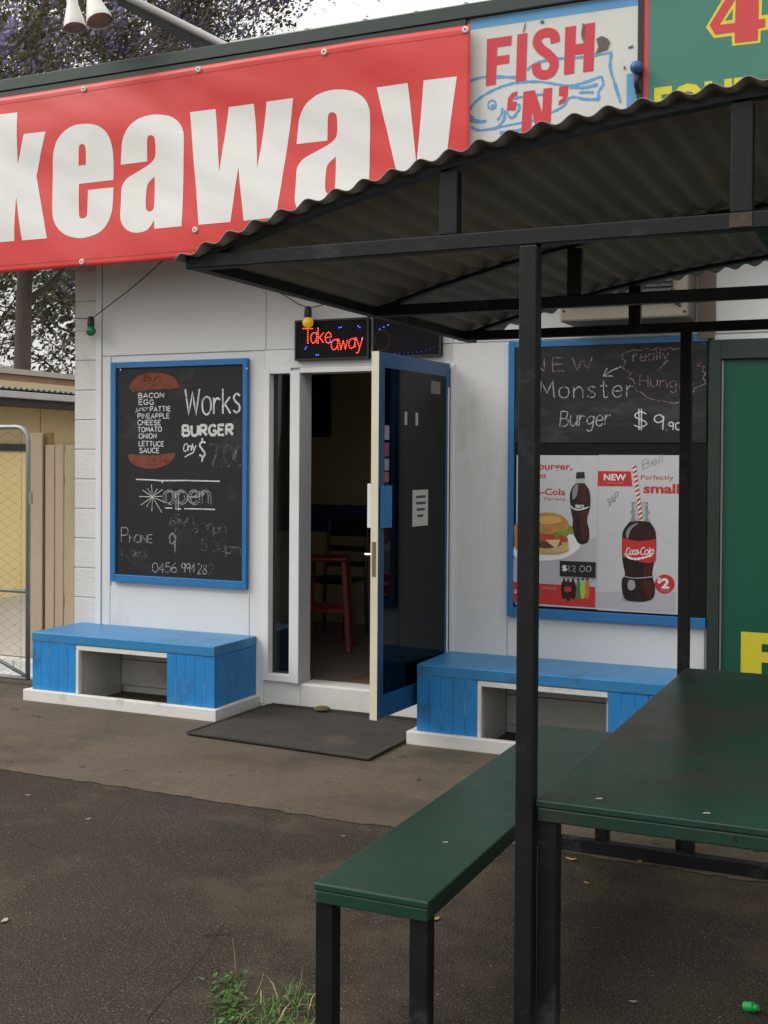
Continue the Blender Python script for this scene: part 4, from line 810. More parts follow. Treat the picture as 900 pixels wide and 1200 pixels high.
# ================================================================== LED SIGNS
def led(name, x0, x1, z0, z1, label):
    t = thing(name, ((x0+x1)/2, W-.05, z0), label, 'led sign', 'LED signs above the door')
    f = MB(); f.box(x0, x1, W-.05, W-.019, z0, z1); f.build('case', led_case, t, bevel=.004)
    fr_ = MB(); e = .012
    fr_.box(x0, x1, W-.056, W-.0505, z1-e, z1); fr_.box(x0, x1, W-.056, W-.0505, z0, z0+e); fr_.box(x0, x0+e, W-.056, W-.0505, z0+e, z1-e); fr_.box(x1-e, x1, W-.056, W-.0505, z0+e, z1-e)
    fr_.build('bezel', rubber_black, t); return t
LY = W-.051
def dots(name, lines, m, par, gap=.0115, r=.0036):
    g = MB()
    for l_ in lines:
        acc = 0; last = None
        for a_, b_ in zip(l_, l_[1:]):
            dl = math.hypot(b_[0]-a_[0], b_[1]-a_[1]); t = 0
            while acc+(dl-t) >= gap or last is None:
                t += (gap-acc) if last is not None else 0; last = 1
                f_ = min(1, t/dl if dl else 0); x = a_[0]+(b_[0]-a_[0])*f_; z = a_[1]+(b_[1]-a_[1])*f_; acc = 0
                g.lathe([(r, 0), (r*.8, .003), (.0001, .0045)], (x, LY, z), (0, -1, 0), 6)
                if t >= dl: break
            acc += max(0, dl-t)
    return g.build(name, m, par)
l1 = led('led_sign', -3.51, -3.008, 2.158, 2.405, 'lit LED sign spelling take away in red dots above the door')
c5 = Art(LY, 345, 365, 5.0)
dots('red_dots', hand(c5, 'T', 52, 106, 195, 96)+hand(c5, 'ake', 96, 216, 188, 92, -.02, .7), led_red, l1, .0125)
dots('red_dots', hand(c5, 'away', 216, 400, 226, 90, -.06, .5), led_red, l1, .0125)
bl = [[(262, 95), (283, 90)], [(374, 86), (390, 99)], [(70, 208), (60, 226)], [(128, 255), (147, 254)], [(210, 168), (214, 190)], [(396, 160), (399, 170)]]
dots('blue_dots', [c5.P(q_) for q_ in bl], led_blue, l1, .014, .0042)
l2 = led('led_sign', -2.985, -2.545, 2.158, 2.405, 'mostly unlit dark LED sign half hidden behind the open door')
dots('red_dots', hand(c5, 'O', 474, 560, 225, 115), led_off, l2)
dots('blue_dots', [c5.S([(500, 105), (530, 88), (555, 76)])], led_blue, l2, .03, .004)
dots('blue_dim_dots', [c5.S(pts_('590,245 640,246 690,240 740,236 790,222 830,205'))], led_blue_dim, l2, .028, .003)

# ================================================================== FESTOON LIGHTS
FY = 6.36
fs = thing('festoon_lights', onY(200, 330, FY), 'black festoon cable with a green and a yellow bulb hung across the shop front', 'string lights')
def PXY(l_): return [onY(x, y, FY) for x, y in l_]
g = MB(); g.tube(PXY([(70, 371), (84, 372.5), (100, 373.5), (108, 373), (125, 360), (150, 341), (175, 320), (192, 304), (205, 296)]), .0035, 6); g.tube(PXY([(318, 338), (335, 347), (350, 356.5), (362, 361), (374, 358.5), (392, 353), (430, 340)]), .0035, 6)
g.build('cable', rubber_black, fs)
for px_, py_, m in ((106.5, 372, bulb_green), (361, 360.5, bulb_yellow)):
    q = onY(px_, py_, FY)
    so = MB().lathe([(.0001, .008), (.012, .007), (.022, -.008), (.024, -.05), (.021, -.062)], q, (0, 0, 1), 14).build('socket', rubber_black, fs, smooth=True)
    c = q+Vector((0, 0, -.09)); r_ = .034
    MB().lathe([(.021, .029)]+[(r_*math.cos(t), r_*math.sin(t)) for t in [R(50-14*i) for i in range(10)]]+[(.0001, -r_)], c, (0, 0, 1), 18).build('bulb', m, so, smooth=True)

# ================================================================== AIR CONDITIONER
ac = thing('air_conditioner', (-1.45, 6.3, 2.3), 'cream window air conditioner with dark louvres on the wall behind the shelter roof', 'air conditioner')
box('case', -1.78, -1.10, 6.2, W-.0095, 2.30, 2.74, ac_cream, ac, bevel=.012)
box('grille_back', -1.74, -1.18, 6.192, 6.1995, 2.385, 2.70, ac_dark, ac)
s0 = box('louvre', -1.735, -1.185, 6.180, 6.1915, 2.392, 2.404, ac_dark, ac)
for i in range(1, 13): copy_at(s0, (-1.46, 6.18575, 2.392+i*.0235), ac)
for x, z in ((-1.76, 2.36), (-1.145, 2.36), (-1.12, 2.33), (-1.12, 2.4)): MB().lathe([(.0001, .004), (.007, .003), (.008, 0)], (x, 6.2, z), (0, -1, 0), 10).build('screw', rubber_black, ac)
MB().lathe([(.0001, .012), (.018, .01), (.02, 0)], (-1.16, 6.2, 2.385), (0, -1, 0), 14).build('knob', rubber_black, ac)

# ================================================================== BLUE BENCH BOXES AGAINST THE WALL
worn_white = mat('worn_joint_white', (.3, .42, .5), .7, chips=(.03, .25, .55), chipcov=.5, chipscale=60)
def wall_bench(x0, x1, ox0, ox1, label):
    yf = 5.955; yb = W-.0105; zt = .442; zp = .075
    t = thing('wall_bench', ((x0+x1)/2, (yf+yb)/2, 0), label, 'bench', 'blue bench boxes along the shop wall')
    pl = MB(); pl.box(x0-.05, x1+.03, yf-.03, yf+.012, 0, zp); pl.box(x1-.012, x1+.03, yf+.0125, yb, 0, zp-.002); pl.box(x0-.05, x0-.008, yf+.0125, yb, 0, zp-.002)
    pl.build('plinth', plinth_white, t, bevel=.006)
    box('top', x0-.002, x1+.002, yf-.004, yb, zt-.062, zt, bench_blue_top, t, bevel=.006)
    zb0, zb1 = zp+.001, zt-.063
    def boards(a, b, n):
        wd = (b-a)/n; f0 = None
        for i in range(n):
            xx = a+i*wd; yy = random.uniform(0, .0015)
            if f0 is None: f0 = box('board', xx+.0005, xx+wd-.0005, yf+yy, yf+.018, zb0, zb1, bench_blue, t, bevel=.0015)
            else: copy_at(f0, (xx+wd/2, yf+.009+yy, zb0), t)
    boards(x0, ox0, 5); boards(ox1, x1, 5)
    for a_, b_ in ((x0, ox0), (ox1, x1)):
        for i in range(1, 5):
            if random.random() < .7:
                xx = a_+(b_-a_)*i/5; za = zb0+random.uniform(.0, .12); zc = za+random.uniform(.06, .17)
                box('worn_joint', xx-.0011, xx+.0011, yf-.0012, yf+.002, za, min(zc, zb1-.005), worn_white, t)
    box('worn_joint', x0+.01, ox0-.03, yf-.0012, yf+.002, zb1-.001, zb1+.0012, worn_white, t)
    wy = (yb-yf-.02)/6; f0 = None; f1 = None
    for i in range(6):
        y = yf+.0195+i*wy
        if f0 is None: f0 = box('board', x1-.018, x1-random.uniform(0, .003), y+.0005, y+wy-.0005, zb0, zb1, bench_blue, t, bevel=.0015); f1 = box('board', x0, x0+.018, y+.0005, y+wy-.0005, zb0, zb1, bench_blue, t, bevel=.0015)
        else: copy_at(f0, (x1-.009+random.uniform(-.0015, .0015), y+wy/2, zb0), t); copy_at(f1, (x0+.009, y+wy/2, zb0), t)
    fr_ = MB(); fr_.box(ox0+.001, ox0+.022, yf-.002, yf+.03, zb0, zb1-.03); fr_.box(ox0+.001, ox1-.001, yf+.001, yf+.03, zb1-.03, zb1-.001)
    fr_.build('opening_trim', plinth_white, t, bevel=.002)
    inner = mat('bench_inner_%d' % int(abs(x0)*10), (.52, .5, .46), .7, var=.15, vscale=5, grime=(.3, .25, .19), gscale=5, gcov=.58)
    box('inner_side', ox0-.002, ox0+.014, yf+.031, yb-.045, .008, zb1-.001, inner, t); box('inner_side', ox1-.014, ox1+.002, yf+.031, yb-.045, .008, zb1-.001, inner, t)
    box('back_board', ox0+.015, ox1-.015, yb-.04, yb-.015, .06, .225, inner, t, bevel=.002); box('back_board', ox0+.015, ox1-.015, yb-.037, yb-.015, .23, zb1-.001, inner, t, bevel=.002)
    return t
wall_bench(-5.165, -3.797, -4.818, -4.134, 'blue timber bench box on a white plinth below the left blackboard')
wall_bench(-2.497, -1.095, -2.147, -1.442, 'blue timber bench box to the right of the door behind the green table')

# ================================================================== DOOR MAT
mt = MB(); k = 30; vs = []
P0, P1, P2, P3 = Vector((-3.735, 5.575, 0)), Vector((-2.575, 5.50, 0)), Vector((-2.56, 6.36, 0)), Vector((-3.70, 6.43, 0))
mt.add([(q.x, q.y, z) for z in (.006, .018) for q in (P0, P1, P2, P3)], [(3, 2, 1, 0), (4, 5, 6, 7), (0, 1, 5, 4), (1, 2, 6, 5), (2, 3, 7, 6), (3, 0, 4, 7)])
dm = mt.build('door_mat', mat_rubber, bevel=.005, label='worn dark rubber mat on the concrete in front of the doorway', cat='door mat')
rm = MB()
for a_, b_ in ((P0, P1), (P1, P2), (P2, P3), (P3, P0)): rm.bar((a_.x, a_.y, .019), (b_.x, b_.y, .019), .016, .008)
rm.build('rim', mat_rubber, dm)
lg = box('ledge', -3.68, -2.6, W-.03, W-.0095, .006, .03, mat('mossy_edge', (.05, .045, .03), .9, var=.4, vscale=20), shop)
q = onZ(382, 831, .02); MB().lathe([(.0001, .018), (.035, .014), (.05, .004), (.052, 0)], (q.x, W-.035, .03), (0, 0, 1), 10).build('moss', mat('moss', (.12, .1, .03), .95, var=.4, vscale=40), shop)

# ================================================================== PICNIC SHELTER
XC, XE, XR = -.025, -1.82, 1.77
YT = [2.72, 3.87, 4.78]
def zr(x): return 2.392-.0905*(x-XC)**2
sh = thing('picnic_shelter', (XC, 3.75, 0), 'black steel picnic shelter with a curved corrugated iron roof', 'shelter')
pX = [-.854, .804]
for x in pX:
    for y in (YT[0], YT[2]):
        box('post', x-.022, x+.022, y-.022, y+.022, 0, 2.069, steel_black, sh, bevel=.004)
for ti, y in enumerate(YT):
    bc = box('truss', XE, XR, y-.02, y+.02, 2.07, 2.108, steel_black, sh, bevel=.003)
    g = MB(); n_ = 28; th = .013
    xs = [XE+(XR-XE)*i/n_ for i in range(n_+1)]
    vs = [(x, yy, zr(x)-dz) for x in xs for (yy, dz) in ((y-.018, .012), (y+.018, .012), (y+.018, .012+th), (y-.018, .012+th))]
    g.add(vs, [(4*i+j, 4*i+4+j, 4*i+4+(j+1) % 4, 4*i+(j+1) % 4) for i in range(n_) for j in range(4)]+[(0, 1, 2, 3), (4*n_+3, 4*n_+2, 4*n_+1, 4*n_)])
    g.build('top_chord', steel_black, bc)
    for x in (-1.06, -.368, .318, 1.01): box('strut', x-.024, x+.024, y-.016, y+.016, 2.1085, zr(x)-.03, steel_black, bc, bevel=.003)
for x in (XE+.02, XR-.02): box('eave_beam', x-.02, x+.02, YT[0]+.0205, YT[2]+.12, 2.071, 2.111, steel_black, sh, bevel=.003)
box('ridge_beam', -.345, -.305, YT[0]+.0205, YT[1]-.0205, 2.071, 2.107, steel_black, sh, bevel=.003)
rust = mat('rust_weld', (.07, .05, .037), .8, var=.4, vscale=60)
for x in (-.368,): box('weld', x-.024, x+.024, YT[0]-.0225, YT[0]-.0202, 2.075, 2.107, rust, sh)
g = MB(); nW = 47; per = 10; n_ = nW*per; ys = [2.665+i*(5.0-2.665)/6 for i in range(7)]; x0_, x1_ = XE-.015, XR+.015
vs = []
for y in ys:
    for i in range(n_+1):
        x = x0_+(x1_-x0_)*i/n_; sl = -.181*(x-XC); nl = math.hypot(1, sl); a_ = .0085*math.sin(2*math.pi*nW*i/n_)+.0035*math.sin(x*2.1+y*.9)
        vs.append((x-sl/nl*a_, y+(.006*math.sin(x*9) if y == ys[0] else 0), zr(x)+a_/nl))
g.add(vs, [(j*(n_+1)+i, j*(n_+1)+i+1, (j+1)*(n_+1)+i+1, (j+1)*(n_+1)+i) for j in range(len(ys)-1) for i in range(n_)])
rs = g.build('roof_sheet', roof_under, sh, smooth=True); so_ = rs.modifiers.new('solid', 'SOLIDIFY'); so_.thickness = .002
box('base_rail', -1.45, 1.4, 4.585, 4.625, .002, .055, steel_black, sh, bevel=.003)

# ================================================================== PICNIC TABLE AND BENCH
def slab(name, x0, x1, y0, y1, zt, m, t):
    box('top', x0, x1, y0, y1, zt-.019, zt, m, t, bevel=.004)
    f = MB(); e = .004; th = .034
    f.box(x0+e, x1-e, y0+e, y0+.04, zt-.0195-th, zt-.0195); f.box(x0+e, x1-e, y1-.04, y1-e, zt-.0195-th, zt-.0195); f.box(x0+e, x0+.04, y0+.0405, y1-.0405, zt-.0195-th, zt-.0195); f.box(x1-.04, x1-e, y0+.0405, y1-.0405, zt-.0195-th, zt-.0195)
    f.build('frame', m, t, bevel=.004)
tb = thing('picnic_table', (-.025, 3.73, 0), 'large dark green picnic table under the shelter at the right', 'table')
slab('t', -.831, .782, 2.715, 4.70, .75, table_green, tb)
for x in (-.806, .757):
    for y in (2.755, 4.65): box('leg', x-.023, x+.023, y-.025, y+.025, 0, .6965, steel_black, tb, bevel=.003)
bn = thing('picnic_bench', (-1.272, 3.76, 0), 'long narrow green bench seat on black legs in the foreground', 'bench')
slab('t', -1.436, -1.112, 2.735, 4.78, .45, bench_green, bn)
for x in (-1.413, -1.145):
    for y in (2.775, 4.66): box('leg', x-.025, x+.025, y-.025, y+.025, 0, .3965, steel_black, bn, bevel=.003)
# flakes and crumbs on the table top
for i, (px_, py_) in enumerate(((702, 936), (828, 953), (880, 988), (522, 987))):
    q = onZ(px_, py_, .753 if i < 3 else .4505)
    if i == 2: q = Vector((-.35, 2.714, .712)); continue
    MB().add([(q.x-.009, q.y-.005, q.z), (q.x+.008, q.y-.002, q.z+.001), (q.x+.007, q.y+.004, q.z+.002), (q.x-.006, q.y+.002, q.z+.001), (q.x, q.y, q.z-.0025)], [(0, 1, 2, 3), (1, 0, 4), (2, 1, 4), (3, 2, 4), (0, 3, 4)]).build('paper_scrap', litter_white, label=('white paper scrap on the table near its left corner', 'white paper scrap further right on the table top', '', 'tiny pale scrap on the green bench seat')[i], cat='litter', group='paper scraps on the table and bench')

# ================================================================== INSIDE THE SHOP: STOOL, CHAIR, MAT
def stool(x, y, z0, h, rot):
    t = thing('bar_stool', (x, y, z0), 'red metal stool standing inside the open doorway', 'stool')
    ca, sa = math.cos(rot), math.sin(rot)
    def T(u, v, z): return Vector((x+u*ca-v*sa, y+u*sa+v*ca, z0+z))
    g = MB(); g.add([T(u, v, zz) for zz in (h-.03, h) for u, v in ((-.15, -.15), (.15, -.15), (.15, .15), (-.15, .15))], [(3, 2, 1, 0), (4, 5, 6, 7), (0, 1, 5, 4), (1, 2, 6, 5), (2, 3, 7, 6), (3, 0, 4, 7)]); g.build('seat', red_metal, t, bevel=.012)
    for su in (-1, 1):
        for sv in (-1, 1):
            g = MB(); g.bar(T(su*.17, sv*.17, 0), T(su*.125, sv*.125, h-.031), .06, .035, (ca, sa, 0)); g.build('leg', red_metal, t, bevel=.004)
    for (u0, v0, u1, v1) in ((-.145, -.145, .145, -.145), (.145, -.145, .145, .145), (.145, .145, -.145, .145), (-.145, .145, -.145, -.145)):
        g = MB(); g.bar(T(u0, v0, .3), T(u1, v1, .3), .018, .03); g.build('stretcher', red_metal, t)
    return t
q = onZ(377, 766, .165); stool(q.x-.06, q.y+.22, .165, .68, R(20))
q = onZ(410, 748, .165); cx, cy = q.x-.16, q.y+.05
ch = thing('cafe_chair', (cx, cy, .165), 'black ladder back chair inside the shop behind the red stool', 'chair')
box('seat', cx-.2, cx+.2, cy-.2, cy+.2, .165+.43, .165+.46, black_metal, ch, bevel=.01)
for sx in (-1, 1):
    g = MB(); g.tube([(cx+sx*.18, cy-.18, .165), (cx+sx*.18, cy-.18, .59)], .014, 8); g.build('leg', black_metal, ch)
    g = MB(); g.tube([(cx+sx*.19, cy+.2, .165), (cx+sx*.18, cy+.18, .6), (cx+sx*.17, cy+.25, 1.07)], .014, 8); g.build('leg', black_metal, ch)
for zz in (.72, .84, .96, 1.05):
    g = MB(); yy = cy+.18+(zz-.6)*.15; g.box(cx-.17, cx+.17, yy-.006, yy+.006, zz-.022, zz+.022); g.build('back_slat', black_metal, ch)
q0 = onZ(388, 806, .166); q1 = onZ(432, 790, .166)
box('interior_mat', -3.25, -2.62, W+.2, W+.75, .1655, .175, int_mat, label='brown mat on the shop floor just inside the door', cat='door mat')

# ================================================================== SIDE YARD: GATE, PALINGS, SHED
GY = 6.30
gt = thing('wire_gate', (-6.1, GY, 0), 'tubular steel gate filled with chain link wire beside the shop', 'gate')
gx1 = onY(33, 600, GY).x; gx0 = gx1-1.5; gz1 = onY(0, 500.5, GY).z; gzm = onY(15, 692, GY).z; gzb = onY(10, 793, GY).z
g = MB(); rr = .1
arc = [(gx1-rr+rr*math.sin(t), GY, gz1-rr+rr*math.cos(t)) for t in [R(15*i) for i in range(7)]]
arcl = [(gx0+rr-rr*math.cos(t), GY, gz1-rr+rr*math.sin(t)) for t in [R(15*i) for i in range(7)]]
g.tube([(gx0, GY, gzb)]+arcl+arc+[(gx1, GY, gzb-.01)], .0165, 10); g.build('frame', galv, gt, smooth=True)
for z in (gzm, gzb): MB().tube([(gx0, GY, z), (gx1, GY, z)], .0145, 8).build('rail', galv, gt, smooth=True)
MB().tube([(gx1-.02, GY-.001, gzb+.02), (gx0+.1, GY-.001, gzm-.05)], .013, 8).build('brace', galv, gt, smooth=True)
g = MB(); ps = .06; dzl = .032; z0_, z1_ = gzb+.005, gz1-.012; nz_ = int((z1_-z0_)/dzl)
i = 0; x = gx0+.03
while x < gx1-.02:
    s_ = 1 if i % 2 == 0 else -1
    pts = [(x+s_*(1 if j % 2 else -1)*ps*.5, GY+.003+(.0018 if j % 2 else -.0018), z0_+j*dzl) for j in range(nz_+1)]
    pts = [p for p in pts if gx0 < p[0] < gx1-.005 and not (p[2] > gz1-.1 and p[0] > gx1-.1+math.sqrt(max(0, .0095-(p[2]-gz1+.1)**2)))]
    if len(pts) > 3: g.tube(pts, .0013, 4, caps=False)
    x += ps; i += 1
wm = g.build('chain_link', wire_m, gt, kind='stuff')
box('latch', gx1+.012, gx1+.03, GY-.01, GY+.012, 1.24, 1.32, galv, gt)
# low white block edging under the gate
ed = thing('block_edging', (-6.2, 6.6, 0), 'low row of white blocks on the ground under the wire gate', 'edging')
e0 = None
for i in range(6):
    xx = -5.6-i*.21
    if e0 is None: e0 = box('block', xx-.1, xx+.1, 6.62, 6.74, .004, .1, block_white, ed, bevel=.004)
    else: copy_at(e0, (xx, 6.68, .004), ed)
box('footing', -6.9, -5.45, 6.5, 6.76, .0055, .0205, plinth_white, ed)
# paling fence
FYp = 6.95
pf = thing('paling_fence', (-5.7, FYp, 0), 'cream painted timber paling fence between the gate and the shop', 'fence')
pw = onY(50, 600, FYp).x-onY(37, 600, FYp).x
def pal(xa_, xb_, zt, dy=0, m=cream_paling): return box('paling', onY(xa_, 600, FYp).x, onY(xb_, 600, FYp).x, FYp+dy, FYp+dy+.018, 0.05, onY(60, zt, FYp).z, m, pf, bevel=.003)
pal(36.5, 50.5, 507.5, -.012)
pal(53, 63.2, 521.5); pal(64.6, 74, 521); pal(75.8, 87, 521.5)
xx = onY(88.5, 600, FYp).x
for i in range(3): box('paling', xx+i*.09, xx+i*.09+.084, FYp, FYp+.018, .05, 1.67, cream_paling, pf, bevel=.003)
z_ = onY(54, 507, FYp).z; zb_ = onY(54, 521.5, FYp).z
box('backing_board', onY(48, 600, FYp).x, onY(58, 600, FYp).x, FYp+.02, FYp+.05, .05, z_, ochre, pf)
for z in (.45, 1.35): box('rail', onY(37, 600, FYp).x, -5.25, FYp+.051, FYp+.09, z, z+.07, cream_paling, pf)
# neighbouring shed: long side runs away from the street
SX = -9.2
sh2 = thing('neighbour_shed', (SX-2, 12, 0), 'yellow neighbouring shed with a rusty corrugated roof behind the gate', 'shed')
box('wall', SX-.15, SX, 6.0, 17, 0, 1.62, yellow_wall, sh2)
box('wall_band', SX-.15, SX+.03, 6.0, 17, 1.621, 1.70, dark_fascia, sh2)
box('upper_wall', SX-.15, SX-.004, 6.0, 17, 1.701, 2.4, tan_wall, sh2)
for y in (8.3, 10.75, 13.2): box('cover_strip', SX-.0035, SX+.01, y-.015, y+.015, 1.702, 2.3, tan_wall, sh2)
box('end_wall', SX-4, SX-.151, 6.0, 6.15, 0, 2.5, yellow_wall, sh2)
ez = 2.20
box('soffit_fascia', SX-.003, SX+.42, 5.9, 17.2, ez-.09, ez+.0, dark_fascia, sh2)
box('gutter', SX+.421, SX+.5, 5.9, 17.2, ez-.02, ez+.05, conduit_grey, sh2, bevel=.006)
def corr(name, xa, xb, za, zb, y0, y1, pitch, m):
    g = MB(); n_ = int((y1-y0)/pitch*6); vs = []
    for (x, z) in ((xa, za), (xb, zb)):
        for i in range(n_+1): vs.append((x, y0+(y1-y0)*i/n_, z+.014*math.sin(2*math.pi*i/6)))
    g.add(vs, [(i, i+1, n_+2+i, n_+1+i) for i in range(n_)]); o = g.build(name, m, sh2, smooth=True); s_ = o.modifiers.new('s', 'SOLIDIFY'); s_.thickness = .004; return o
corr('roof_sheet', SX+.47, SX-.6, ez+.085, ez+.19, 5.9, 17.2, .09, old_roof)
box('flashing', SX-.62, SX-.1, 5.9, 17.2, ez+.20, ez+.28, mat('rusty_board', (.32, .2, .14), .7, var=.3, vscale=3), sh2)
box('upper_roof', SX-4, SX-.05, 5.9, 17.2, ez+.285, ez+.345, mat('pale_roof_edge', (.38, .36, .31), .6, var=.15, vscale=3), sh2)

# ================================================================== TREES
def branch_tree(name, base, label, height, crown_c, crown_r, nlimb, leafm, nleaf, lsize, flower=0, trunk_r=.2, seed=1, fork=.35):
    rnd = random.Random(seed); base = Vector(base); cc = Vector(crown_c); t = thing(name, base, label, 'tree', 'trees behind the shop')
    tk = MB(); tw = MB(); tips = []
    top = base+Vector((.15, .1, height*fork*1.6))
    mid = base+Vector((.1, 0, height*fork*.8))
    tk.tube([base-Vector((0, 0, .1)), base+Vector((.02, 0, height*.1)), mid, top], trunk_r*1.1, 12, trunk_r*.5)
    tk.tube([top, top+Vector((.3, .1, height*.12)), top+Vector((.2, -.2, height*.26))], trunk_r*.5, 8, .02)
    def rp():
        while 1:
            v = Vector((rnd.uniform(-1, 1), rnd.uniform(-1, 1), rnd.uniform(-1, 1)))
            if v.length < 1: return v
    def grow(a, d, L, r, lev):
        n = 4; pts = [a]; dd = d.copy()
        for i in range(n):
            dd = (dd+Vector((rnd.uniform(-1, 1), rnd.uniform(-1, 1), rnd.uniform(-.7, .9)))*.26).normalized(); pts.append(pts[-1]+dd*L/n)
        (tk if lev < 1 else tw).tube(pts, r, 7 if lev < 1 else 4, r*.45, caps=False)
        if lev >= 4: tips.append(pts[-1]); tips.append(pts[2]); return
        for i in range(3 if lev else 4):
            b = pts[rnd.choice((2, 3, 4))]; nd = (dd+rp()*.95).normalized()
            e = b+nd*L*.62; q_ = Vector(((e.x-cc.x)/crown_r[0], (e.y-cc.y)/crown_r[1], (e.z-cc.z)/crown_r[2]))
            if q_.length > 1.08: nd = (nd*.4+(cc-b).normalized()*.8).normalized()
            grow(b, nd, L*.64, max(r*.52, .006), lev+1)
    for i in range(nlimb):
        s = mid.lerp(top, rnd.uniform(0, 1)); u = rp().normalized(); tgt = cc+Vector((u.x*crown_r[0], u.y*crown_r[1], u.z*crown_r[2]))*.6
        dv = tgt-s; grow(s, dv.normalized(), dv.length*.75, trunk_r*rnd.uniform(.2, .36), 0)
    tk.build('trunk', bark, t, smooth=True); tw.build('branches', twig, t)
    lf = MB(); fw = MB()
    def quad(mb, c, s):
        n = rp().normalized(); e1 = n.orthogonal().normalized(); e2 = n.cross(e1); a = s*rnd.uniform(.6, 1.3); b = a*rnd.uniform(.35, .7)
        mb.add([c-e1*a-e2*b*.3, c+e2*b, c+e1*a+e2*b*.2, c-e2*b], [(0, 1, 2, 3)])
    clump = [q for q in tips if rnd.random() < .42]
    for i in range(nleaf):
        c = (rnd.choice(clump)+rp()*rnd.choice((.2, .3, .42))) if rnd.random() < .8 else rnd.choice(tips)+rp()*.6
        quad(lf, c, lsize)
    lf.build('crown', leaf_green if leafm is None else leafm, t)
    if flower:
        for i in range(flower//14):
            c = rnd.choice(tips)+rp()*.35; k = rnd.uniform(.1, .24)
            for j in range(14): quad(fw, c+rp()*k, .045)
        fw.build('blossom', blossom_m, t)
    return t
tb_ = onY(22, 440, 15)
branch_tree('jacaranda_tree', (tb_.x, 15, 0), 'tall jacaranda tree with purple blossom rising behind the shop roof', 11, (-12.6, 15.4, 8.0), (5.0, 4.2, 4.6), 20, leaf_green, 60000, .046, 40000, .18, 5, .45)
q = onY(70, 400, 21)
branch_tree('evergreen_tree', (q.x+.6, 21, 0), 'dark green leafy tree filling the gap between shed and shop', 8, (q.x+.2, 21, 4.8), (2.6, 2.2, 3.2), 9, leaf_dark, 5000, .075, 0, .12, 8)
q = onY(-40, 200, 24)
branch_tree('evergreen_tree', (q.x, 24, 0), 'dark tree behind the jacaranda at the left edge of the picture', 11, (q.x+1, 24, 7.5), (4.2, 3, 4.5), 9, leaf_dark, 9000, .09, 0, .2, 17)
branch_tree('street_tree', (-12.6, -9.5, 0), 'street tree across the road that shows mirrored in the narrow window beside the door', 8, (-12.3, -9.2, 5.2), (3.4, 3.0, 3.4), 8, leaf_dark, 9000, .1, 0, .2, 23)

# ================================================================== SMALL THINGS ON THE GROUND
def grass():
    g = MB(); rnd = random.Random(4)
    for i in range(360):
        px_ = rnd.choice((rnd.gauss(322, 26), rnd.gauss(338, 18))); py_ = rnd.uniform(1165, 1240); b = onZ(px_, py_); L_ = rnd.uniform(.025, .085)
        d_ = Vector((rnd.uniform(-1, 1), rnd.uniform(-1, 1), rnd.uniform(.15, .9))).normalized(); s_ = Vector((-d_.y, d_.x, 0)); s_ = s_.normalized() if s_.length > .01 else Vector((1, 0, 0)); wd = rnd.uniform(.0012, .0026)
        p1 = b+d_*L_*.55; p2 = b+d_*L_+Vector((d_.x, d_.y, -.7))*L_*.3; g.mi = 1 if rnd.random() < .1 else 0
        g.add([b-s_*wd, b+s_*wd, p1+s_*wd*.8, p1-s_*wd*.8, p2], [(0, 1, 2, 3), (3, 2, 4)])
    g.mi = 2
    for i in range(330):
        b = onZ(rnd.gauss(268, 11), rnd.uniform(1150, 1215))+Vector((0, 0, rnd.uniform(.002, .05))); u = Vector((rnd.uniform(-1, 1), rnd.uniform(-1, 1), rnd.uniform(-.2, .6))).normalized()*rnd.uniform(.006, .013); v = u.cross(Vector((rnd.random(), rnd.random(), 1))).normalized()*u.length*.6
        g.add([b-u, b+v, b+u, b-v], [(0, 1, 2, 3)])
    for (x0, y0, x1, y1) in ((276, 1150, 266, 1098), (349, 1160, 351, 1131), (300, 1165, 306, 1135)):
        b = onZ(x0, y0); t = b+Vector((.0, .02,   .12 if x0 < 290 else .06))+Vector(((x1-x0)/420, 0, 0)); g.mi = 1; g.tube([b, b.lerp(t, .5)+Vector((.004, 0, 0)), t], .0013, 4, .0005)
    return g.build('grass', [grass_m, straw_m, weed_m], label='tuft of green grass and weeds growing from the asphalt', cat='grass', kind='stuff')
grass()
q = onZ(878, 1186)
cap = thing('bottle_cap', q, 'bright green plastic bottle cap lying on the asphalt', 'bottle cap')
ax = Vector((.75, -.35, .25)).normalized()
MB().lathe([(.0001, .03), (.012, .03), (.0135, .028), (.0138, .0), (.012, -.0), (.012, .02), (.0001, .02)], q+Vector((-.012, .004, .012)), ax, 18).build('cap', cap_plastic, cap, smooth=False)
MB().lathe([(.0085, .0), (.0085, .02), (.0001, .02)], q+Vector((.008, -.006, .017)), ax, 14).build('spout', cap_plastic, cap)
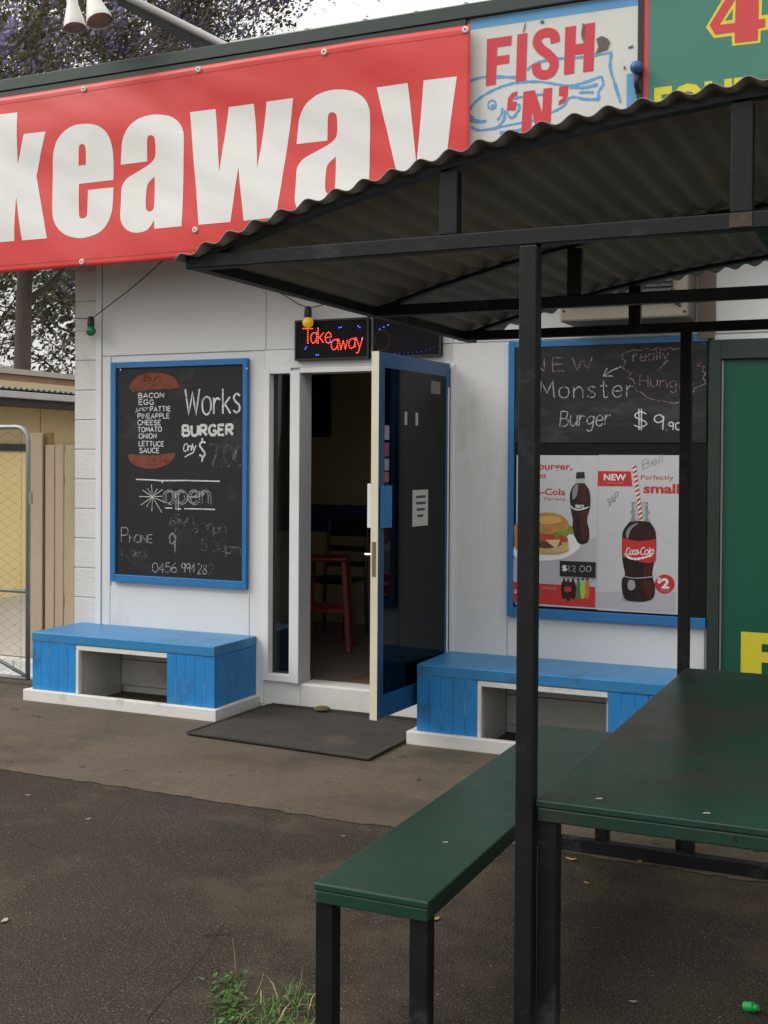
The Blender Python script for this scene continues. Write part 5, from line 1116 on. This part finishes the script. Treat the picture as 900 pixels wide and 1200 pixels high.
def flat_leaf(px_, py_, s, m, label, name, cat, grp, z=.004):
    q = onZ(px_, py_, z); an = random.uniform(0, 6.28); vs = []
    for i in range(8):
        t = 2*math.pi*i/8; r_ = s*(1 if i % 4 else 1.0)*random.uniform(.75, 1.15); u, v = r_*math.cos(t), r_*.5*math.sin(t)
        vs.append((q.x+u*math.cos(an)-v*math.sin(an), q.y+u*math.sin(an)+v*math.cos(an), z+.001+abs(u)*.18))
    c0 = (q.x, q.y, z+.003); c1 = (q.x, q.y, z)
    MB().add(vs+[c0, c1], [(i, (i+1) % 8, 8) for i in range(8)]+[((i+1) % 8, i, 9) for i in range(8)]).build(name, m, label=label, cat=cat, group=grp)
for px_, py_, s, l_ in ((669, 1007, .022, 'yellow fallen leaf on the asphalt just beside the table leg'), (750, 1009, .024, 'curled pinkish leaf on the ground under the table'), (688, 1035, .014, 'small pale leaf on the asphalt below the yellow one'), (511, 1077, .018, 'tan leaf on the asphalt beside the bench front corner')):
    flat_leaf(px_, py_, s, leaf_dry, l_, 'fallen_leaf', 'leaf', 'fallen leaves')
for px_, py_, s, l_ in ((5, 1079, .02, 'white scrap on the asphalt at the left edge'), (33, 932, .012, 'small pale scrap on the asphalt below the left bench'), (103, 960, .013, 'pale flat scrap on the asphalt left of centre'), (402, 980, .011, 'white chewing gum spot on the asphalt beside the bench'), (742, 1174, .014, 'pale pebble on the asphalt under the table')):
    flat_leaf(px_, py_, s, litter_white, l_, 'paper_scrap', 'litter', 'pale scraps on the asphalt')
g = MB(); rnd = random.Random(9)
for i in range(420):
    px_ = rnd.uniform(-60, 960); py_ = rnd.uniform(900, 1300); q = onZ(px_, py_, .001); s = rnd.uniform(.0012, .003)
    if q.y > 4.5: continue
    g.add([(q.x-s, q.y-s*.6, 0), (q.x+s, q.y-s*.5, 0), (q.x+s*.7, q.y+s, 0), (q.x-s*.6, q.y+s*.8, 0), (q.x, q.y, s*.9)], [(0, 1, 4), (1, 2, 4), (2, 3, 4), (3, 0, 4)])
g.build('gravel', mat('pale_grit', (.26, .23, .19), .8, var=.4, vscale=50), label='pale grit scattered over the asphalt', cat='gravel', kind='stuff')
